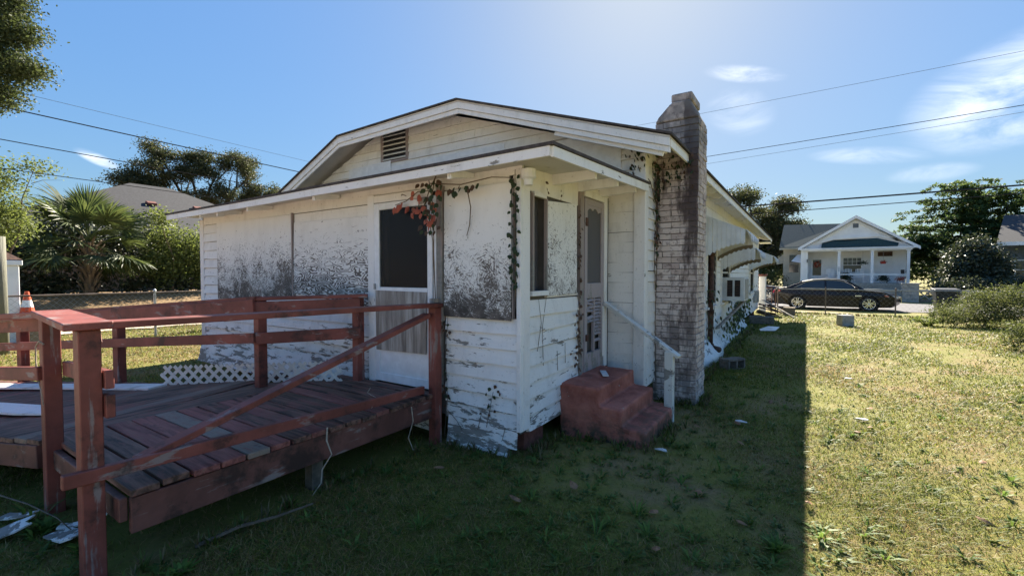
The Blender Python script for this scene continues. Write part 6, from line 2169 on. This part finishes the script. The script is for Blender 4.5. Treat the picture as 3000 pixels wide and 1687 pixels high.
    MB().prism([(-1.25, -0.62, 1.415), (-1.25, 0.62, 1.415), (-1.92, 0.76, 1.115), (-1.92, -0.76, 1.115)], (-0.012, 0, 0.032)).build('rear_window', M['carglass'], t_)
    MB().prism([(2.618, -0.45, 0.72), (2.618, 0.45, 0.72), (2.655, 0.42, 0.45), (2.655, -0.42, 0.45)], (0.012, 0, 0)).build('front_grille', M['chrome'], t_)
    for sx_ in (-1.43, 1.43):
        for s in (-1, 1):
            wheel = MB()
            prof_ = [(0.245, 0.10), (0.25, 0.118), (0.31, 0.125), (0.352, 0.108), (0.362, 0.05), (0.362, -0.08), (0.35, -0.11), (0.24, -0.11)]
            wheel.lathe([(r_, h_ * -s) for r_, h_ in prof_], (sx_, s * 0.80, 0.355), 28, 'y')
            wo = wheel.build('wheel', M['rubber'], t_, smooth=True)
            rm = MB()
            rm.lathe([(0.252, 0.112 * -s), (0.235, 0.122 * -s), (0.222, 0.10 * -s), (0.215, 0.0)], (sx_, s * 0.80, 0.355), 28, 'y')
            rm.lathe([(0.0, 0.10 * -s), (0.055, 0.10 * -s), (0.07, 0.07 * -s), (0.07, 0.02 * -s)], (sx_, s * 0.80, 0.355), 14, 'y')
            rm.build('rim', M['chrome'], wo, smooth=True)
            for k in range(5):
                a = math.pi / 2 + k * 2 * math.pi / 5
                d = Vector((math.cos(a), 0, math.sin(a)))
                p = Vector((-math.sin(a), 0, math.cos(a)))
                c0 = Vector((sx_, s * 0.885, 0.355))
                sp = MB()
                for w0, w1, o_ in ((0.030, 0.030, 0.026), (0.030, 0.030, -0.026)):
                    sp.prism([c0 + d * 0.04 + p * (o_ * 0.6 - .018), c0 + d * 0.04 + p * (o_ * 0.6 + .018), c0 + d * 0.232 + p * (o_ * 2.0 + .02), c0 + d * 0.232 + p * (o_ * 2.0 - .02)], (0, s * 0.026, 0))
                sp.build('spoke', M['chrome'], wo)
            MB().lathe([(0.0, 0.0), (0.235, 0.0)], (sx_, s * 0.80, 0.355), 20, 'y').build('hub_shadow', M['rubber'], wo)
    # dark wheel housings
    for sx_ in (-1.43, 1.43):
        MB().lathe([(0.0, -0.86), (0.40, -0.86), (0.40, 0.86), (0.0, 0.86)], (sx_, 0, 0.345), 20, 'y').build('wheel_housing', M['rubber'], t_)
    t_.location = loc
    t_.rotation_euler = (0, 0, rz)
    return t_


sedan('dark plum sedan with chrome five spoke wheels parked along the street fence', 'paint_plum', (1.08, 27.95, ground_h(1, 27.9) - 0.0), R(-1.0))
sedan('dark navy car mostly hidden behind the far corner of the old house', 'paint_navy', (-3.35, 33.2, -0.13), R(3.0))

# ------------------------------------------------------------------ grass, weeds, fallen leaves
def grass_field():
    g = np.random.default_rng(101)
    N = 620000
    r_ = 1.7 * (23.0 / 1.7) ** (g.uniform(0, 1, N) ** 0.80)
    th = g.uniform(np.radians(-54), np.radians(54), N) + np.radians(33.1)
    x, y = -np.sin(th) * r_, np.cos(th) * r_
    keep = (y < 22.7) & ~((x > -8.0) & (x < -2.15) & (y > 3.28) & (y < 5.4)) & ~((x > -10.1) & (x < -1.6) & (y > 5.3) & (y < 20.6)) & (x > -16.3)
    keep &= ~((x > -2.06) & (x < -1.2) & (y > 4.03) & (y < 5.1)) & ~((x > -1.64) & (x < -1.1) & (y > 5.75) & (y < 6.4))
    # bare soil patches
    def nz(px, py, f, s):
        v = np.zeros_like(px)
        gg = np.random.default_rng(s)
        for k in range(7):
            a, p1 = gg.uniform(0, 6.28), gg.uniform(0, 6.28)
            ff = f * gg.uniform(0.5, 1.9)
            v += np.sin((px * np.cos(a) + py * np.sin(a)) * ff + p1)
        return v / 7 * 1.9
    dens = 0.72 + 0.62 * nz(x, y, 1.6, 3) + 0.28 * nz(x, y, 5.0, 4)
    under = (x > -5.2) & (x < -2.9) & (y > 0.75) & (y < 3.3)
    dens = np.where(under, dens - 0.62, dens)
    near = (x > -2.9) & (x < -1.0) & (y > 3.0) & (y < 5.0)
    dens = np.where(near, dens - 0.45, dens)
    keep &= g.uniform(0, 1, N) < np.clip(dens, 0.10, 1.0)
    x, y, r_ = x[keep], y[keep], r_[keep]
    n = len(x)
    z = np.array([ground_h(a, b) for a, b in zip(x, y)])
    lod = np.clip(r_ / 5.0, 0.75, 3.4)
    h = g.uniform(0.014, 0.045, n) * (1.0 + 0.22 * (lod - 1)) * (1 + 0.35 * nz(x, y, 2.2, 9))
    wd = 0.0024 * lod * g.uniform(0.7, 1.4, n)
    a = g.uniform(0, 2 * np.pi, n)
    lean = g.uniform(0.4, 2.4, n) * h
    dx, dy = np.cos(a), np.sin(a)
    b = a + np.pi / 2 + g.normal(0, .5, n)
    sx_, sy_ = np.cos(b) * wd, np.sin(b) * wd
    base = np.stack([x, y, z - 0.004], 1)
    s = np.stack([sx_, sy_, np.zeros(n)], 1)
    mid = base + np.stack([dx * lean * .35, dy * lean * .35, h * .62], 1)
    tip = base + np.stack([dx * lean, dy * lean, h * g.uniform(.75, 1.05, n)], 1)
    V = np.stack([base + s, base - s, mid - s * .8, mid + s * .8, tip], 1).reshape(-1, 3)
    me = bpy.data.meshes.new('grass')
    me.vertices.add(5 * n)
    me.vertices.foreach_set('co', V.astype(np.float32).ravel())
    i5 = np.arange(n)[:, None] * 5
    loops = np.concatenate([i5 + np.array([[0, 1, 2, 3]]), i5 + np.array([[3, 2, 4]])], 1).astype(np.int32)
    me.loops.add(7 * n)
    me.loops.foreach_set('vertex_index', loops.ravel())
    me.polygons.add(2 * n)
    st_ = (np.arange(n)[:, None] * 7 + np.array([[0, 4]])).astype(np.int32)
    me.polygons.foreach_set('loop_start', st_.ravel())
    me.polygons.foreach_set('loop_total', np.tile(np.array([4, 3], np.int32), n))
    green = np.array([[0.10, 0.135, 0.016], [0.17, 0.205, 0.025], [0.23, 0.255, 0.04]])
    straw = np.array([[0.34, 0.235, 0.095], [0.24, 0.155, 0.065], [0.45, 0.33, 0.145]])
    pick = g.integers(0, 3, n)
    dry = np.clip(0.17 + 0.28 * nz(x, y, 1.1, 21) + 0.15 * nz(x, y, 4.0, 22) - np.clip((y - 8) / 40, 0, 0.16), 0.06, 0.92)
    dry = np.where((y < 5.2) & (x < 0.1), dry + 0.22, dry)
    isdry = g.uniform(0, 1, n) < dry
    col = np.where(isdry[:, None], straw[pick], green[pick]) * g.uniform(0.6, 1.1, n)[:, None]
    col4 = np.concatenate([np.repeat(col, 5, 0), np.ones((5 * n, 1))], 1).astype(np.float32)
    at = me.attributes.new('tint', 'FLOAT_COLOR', 'POINT')
    at.data.foreach_set('color', col4.ravel())
    me.materials.append(M['grass'])
    me.update()
    me.validate()
    ob = bpy.data.objects.new('grass', me)
    C.objects.link(ob)
    tag(ob, 'short patchy lawn grass, green mixed with straw', 'grass', kind='stuff')


grass_field()


def weeds(name, n_cl, region, seed, label, L0=0.10, blades=11, broad=0.010, colr=((0.06, 0.115, 0.022), (0.16, 0.23, 0.045))):
    """broad-bladed tufts in the lawn"""
    g = random.Random(seed)
    V, F, T = [], [], []
    for c in range(n_cl):
        for _ in range(60):
            rr_ = 2.0 * (region[1] / 2.0) ** g.random()
            th_ = R(33.1) + R(g.uniform(-52, 52))
            x, y = -math.sin(th_) * rr_, math.cos(th_) * rr_
            if y > 21 or x < -15:
                continue
            if (-8.1 < x < -2.0 and 3.2 < y < 5.4) or (-10.2 < x < -1.45 and 5.3 < y < 20.7) or (-2.1 < x < -1.1 and 4.0 < y < 5.2) or (-5.0 < x < -3.0 and 0.8 < y < 3.3):
                continue
            break
        sc = g.uniform(0.6, 1.35)
        z = ground_h(x, y)
        tone = g.uniform(0.7, 1.2)
        for k in range(blades):
            a = g.uniform(0, 6.283)
            L = L0 * sc * g.uniform(0.6, 1.25)
            el = g.uniform(0.35, 1.25)
            d = Vector((math.cos(a), math.sin(a), 0))
            s = Vector((-d.y, d.x, 0)) * broad * sc
            o = Vector((x, y, z - 0.004)) + d * 0.012
            p1 = o + d * L * 0.5 * math.cos(el) + Vector((0, 0, L * 0.5 * math.sin(el)))
            p2 = o + d * L * math.cos(el * 0.7) + Vector((0, 0, L * (0.62 * math.sin(el))))
            i = len(V)
            V += [tuple(o - s * .5), tuple(o + s * .5), tuple(p1 + s), tuple(p1 - s), tuple(p2)]
            F += [(i, i + 1, i + 2, i + 3), (i + 3, i + 2, i + 4)]
            q = g.random()
            T += [tuple(colr[0][j] * (1 - q) * tone + colr[1][j] * q * tone for j in range(3)) + (1,)] * 5
    me = bpy.data.meshes.new(name)
    me.from_pydata(V, [], F)
    at = me.attributes.new('tint', 'FLOAT_COLOR', 'POINT')
    at.data.foreach_set('color', np.array(T, np.float32).ravel())
    me.materials.append(M['grass'])
    ob = bpy.data.objects.new(name, me)
    C.objects.link(ob)
    tag(ob, label, 'weeds', kind='stuff')


weeds('weeds', 520, (2, 9.0), 5, 'broad leaved weeds and crabgrass tufts through the lawn', 0.075, 12, 0.0065)
weeds('clover', 900, (2, 14.0), 6, 'small low clover leaves scattered in the lawn', 0.045, 7, 0.009, ((0.06, 0.105, 0.025), (0.17, 0.22, 0.06)))


def fringe():
    g = random.Random(77)
    V, F, T = [], [], []
    lines = [((-2.9, 3.18), (-2.1, 3.17), 16), ((-2.0, 3.35), (-1.95, 3.95), 26), ((-1.14, 4.0), (-1.14, 4.9), 40), ((-1.95, 3.98), (-1.2, 3.98), 20), ((-1.05, 5.78), (-1.05, 6.4), 30), ((-1.6, 5.74), (-1.1, 5.74), 26), ((-1.25, 7.2), (-1.3, 16.0), 150), ((-2.9, 0.72), (-2.92, 3.1), 50), ((-7.8, 3.05), (-4.6, 3.05), 60), ((-13.9, 2.2), (-13.95, 8.0), 120), ((-1.0, 21.7), (6.0, 21.9), 150)]
    for a, c, n in lines:
        for k in range(n):
            q = g.random()
            x, y = a[0] + (c[0] - a[0]) * q + g.gauss(0, .05), a[1] + (c[1] - a[1]) * q + g.gauss(0, .05)
            z = ground_h(x, y)
            far_ = math.hypot(x, y)
            for b_ in range(7):
                an = g.uniform(0, 6.283)
                L = g.uniform(0.04, 0.11)
                d = Vector((math.cos(an), math.sin(an), 0))
                s = Vector((-d.y, d.x, 0)) * (0.003 + 0.0005 * far_)
                o = Vector((x, y, z - .004))
                p1 = o + d * L * .25 + Vector((0, 0, L * .6))
                p2 = o + d * L * .6 + Vector((0, 0, L))
                i = len(V)
                V += [tuple(o - s), tuple(o + s), tuple(p1 + s), tuple(p1 - s), tuple(p2)]
                F += [(i, i + 1, i + 2, i + 3), (i + 3, i + 2, i + 4)]
                cc = g.choice(((.07, .11, .02), (.12, .16, .03), (.22, .17, .08), (.14, .10, .05)))
                T += [(*cc, 1)] * 5
    me = bpy.data.meshes.new('fringe_grass')
    me.from_pydata(V, [], F)
    at = me.attributes.new('tint', 'FLOAT_COLOR', 'POINT')
    at.data.foreach_set('color', np.array(T, np.float32).ravel())
    me.materials.append(M['grass'])
    ob = bpy.data.objects.new('fringe_grass', me)
    C.objects.link(ob)
    tag(ob, 'longer uncut grass along the foot of walls, steps and fences', 'grass', kind='stuff')


fringe()


def tuft(label, x, y, L0, n, broad, seed, colr=((0.06, 0.12, 0.022), (0.18, 0.27, 0.05)), group=None, upr=(0.5, 1.35)):
    g = random.Random(seed)
    t_ = thing('weed_tuft', label, 'weed', (x, y, ground_h(x, y)), group)
    V, F, T = [], [], []
    for k in range(n):
        a = g.uniform(0, 6.283)
        L = L0 * g.uniform(0.5, 1.2)
        el = g.uniform(*upr)
        d = Vector((math.cos(a), math.sin(a), 0))
        s = Vector((-d.y, d.x, 0)) * broad
        o = d * 0.015 + Vector((0, 0, -0.004))
        p1 = o + d * L * 0.5 * math.cos(el) + Vector((0, 0, L * 0.55 * math.sin(el)))
        p2 = o + d * L * math.cos(el * 0.75) + Vector((0, 0, L * 0.8 * math.sin(el)))
        i = len(V)
        V += [tuple(o - s * .5), tuple(o + s * .5), tuple(p1 + s), tuple(p1 - s), tuple(p2)]
        F += [(i, i + 1, i + 2, i + 3), (i + 3, i + 2, i + 4)]
        q = g.random()
        T += [tuple(colr[0][j] * (1 - q) + colr[1][j] * q for j in range(3)) + (1,)] * 5
    me = bpy.data.meshes.new('blades')
    me.from_pydata(V, [], F)
    at = me.attributes.new('tint', 'FLOAT_COLOR', 'POINT')
    at.data.foreach_set('color', np.array(T, np.float32).ravel())
    me.materials.append(M['grass'])
    ob = bpy.data.objects.new('blades', me)
    C.objects.link(ob)
    link(ob, t_)
    ob['kind'] = 'stuff'


for k, (x, y, L, n, br, lab) in enumerate(((-2.02, 2.02, 0.11, 40, 0.004, 'bright green grass tuft at the bottom centre of the lawn'), (-0.92, 2.92, 0.11, 46, 0.004, 'green grass tuft at the bottom edge right of centre'), (-0.12, 2.98, 0.10, 60, 0.009, 'light green broadleaf weed on the shadow edge at bottom'), (-0.55, 3.95, 0.17, 7, 0.006, 'few long upright blades standing in the house shadow'),
                                           (-1.05, 2.55, 0.16, 6, 0.006, 'thin tall blades near the bottom of the photo'), (-4.12, 0.70, 0.22, 9, 0.008, 'long leaning blades beside the second railing post'), (-3.40, 0.78, 0.10, 60, 0.011, 'leafy weeds around the foot of the front ramp post'), (-3.92, 0.72, 0.11, 70, 0.012, 'dark leafy weeds among the broken siding at lower left'), (-2.75, 1.0, 0.09, 50, 0.012, 'small leafy weed right of the front ramp post'))):
    tuft(lab, x, y, L, n, br, 300 + k)
strand('creeping_runner', 'yellow green runner with small leaves at the lower left', [(-4.75, 0.50, 0.12), (-4.4, 0.60, 0.16), (-4.1, 0.68, 0.15), (-3.85, 0.76, 0.10), (-3.7, 0.8, 0.04)], 0.006, 'bareboard', 'plant')

# fallen leaves and scraps, each one its own
lf = [leaf_obj_mesh(L, W, M['brownleaf'], 0.5) for L, W in ((0.09, 0.026), (0.11, 0.028), (0.075, 0.03))]
rng = random.Random(14)
spots = [(-1.38, 2.98), (-1.62, 2.6), (0.62, 6.6), (0.30, 5.9), (-0.55, 5.2), (0.42, 5.6), (0.55, 5.8), (-0.35, 6.5), (-0.6, 3.4), (-0.35, 3.15), (0.95, 4.1), (1.25, 5.2), (1.6, 4.9), (0.2, 7.3), (-0.2, 8.2), (0.9, 8.8), (1.9, 6.2), (-0.45, 4.6), (0.05, 3.7), (-0.8, 3.0), (-0.9, 4.9), (2.1, 7.9), (0.3, 9.6), (-0.7, 2.6), (1.1, 3.3), (-2.45, 2.75)]
for k, (x, y) in enumerate(spots):
    o = bpy.data.objects.new('fallen_leaf', lf[k % 3])
    C.objects.link(o)
    o.location = (x, y, ground_h(x, y) + 0.032)
    o.rotation_euler = (rng.uniform(-.35, .35), rng.uniform(-.35, .35), rng.uniform(0, 6.28))
    s = rng.uniform(0.8, 1.15)
    o.scale = (s, s, s)
    tag(o, 'single dry brown leaf lying on the sunlit lawn' if x > 0 else 'single dry brown leaf lying in the shadow of the house', 'leaf', 'fallen leaves on the sunlit lawn' if x > 0 else 'fallen leaves in the house shadow')
for k, (x, y, lab) in enumerate(((0.52, 6.1, 'pale oval scrap on the sunlit lawn near the shadow edge'), (0.55, 8.4, 'small white scrap further up the sunlit lawn'), (-0.55, 5.3, 'pale splinter of siding on grass beside the chimney foot'), (-1.05, 4.05, 'whitish chip on the ground in front of the red steps'))):
    b = MB()
    pl = [(x + math.cos(a) * 0.06 * rng.uniform(.7, 1.2), y + math.sin(a) * 0.035 * rng.uniform(.7, 1.2), 0.03 + rng.uniform(0, .012)) for a in np.linspace(0, 5.5, 7)]
    b.prism(pl, (0, 0, 0.008))
    tag(b.build('litter_scrap', M['paper']), lab, 'litter')
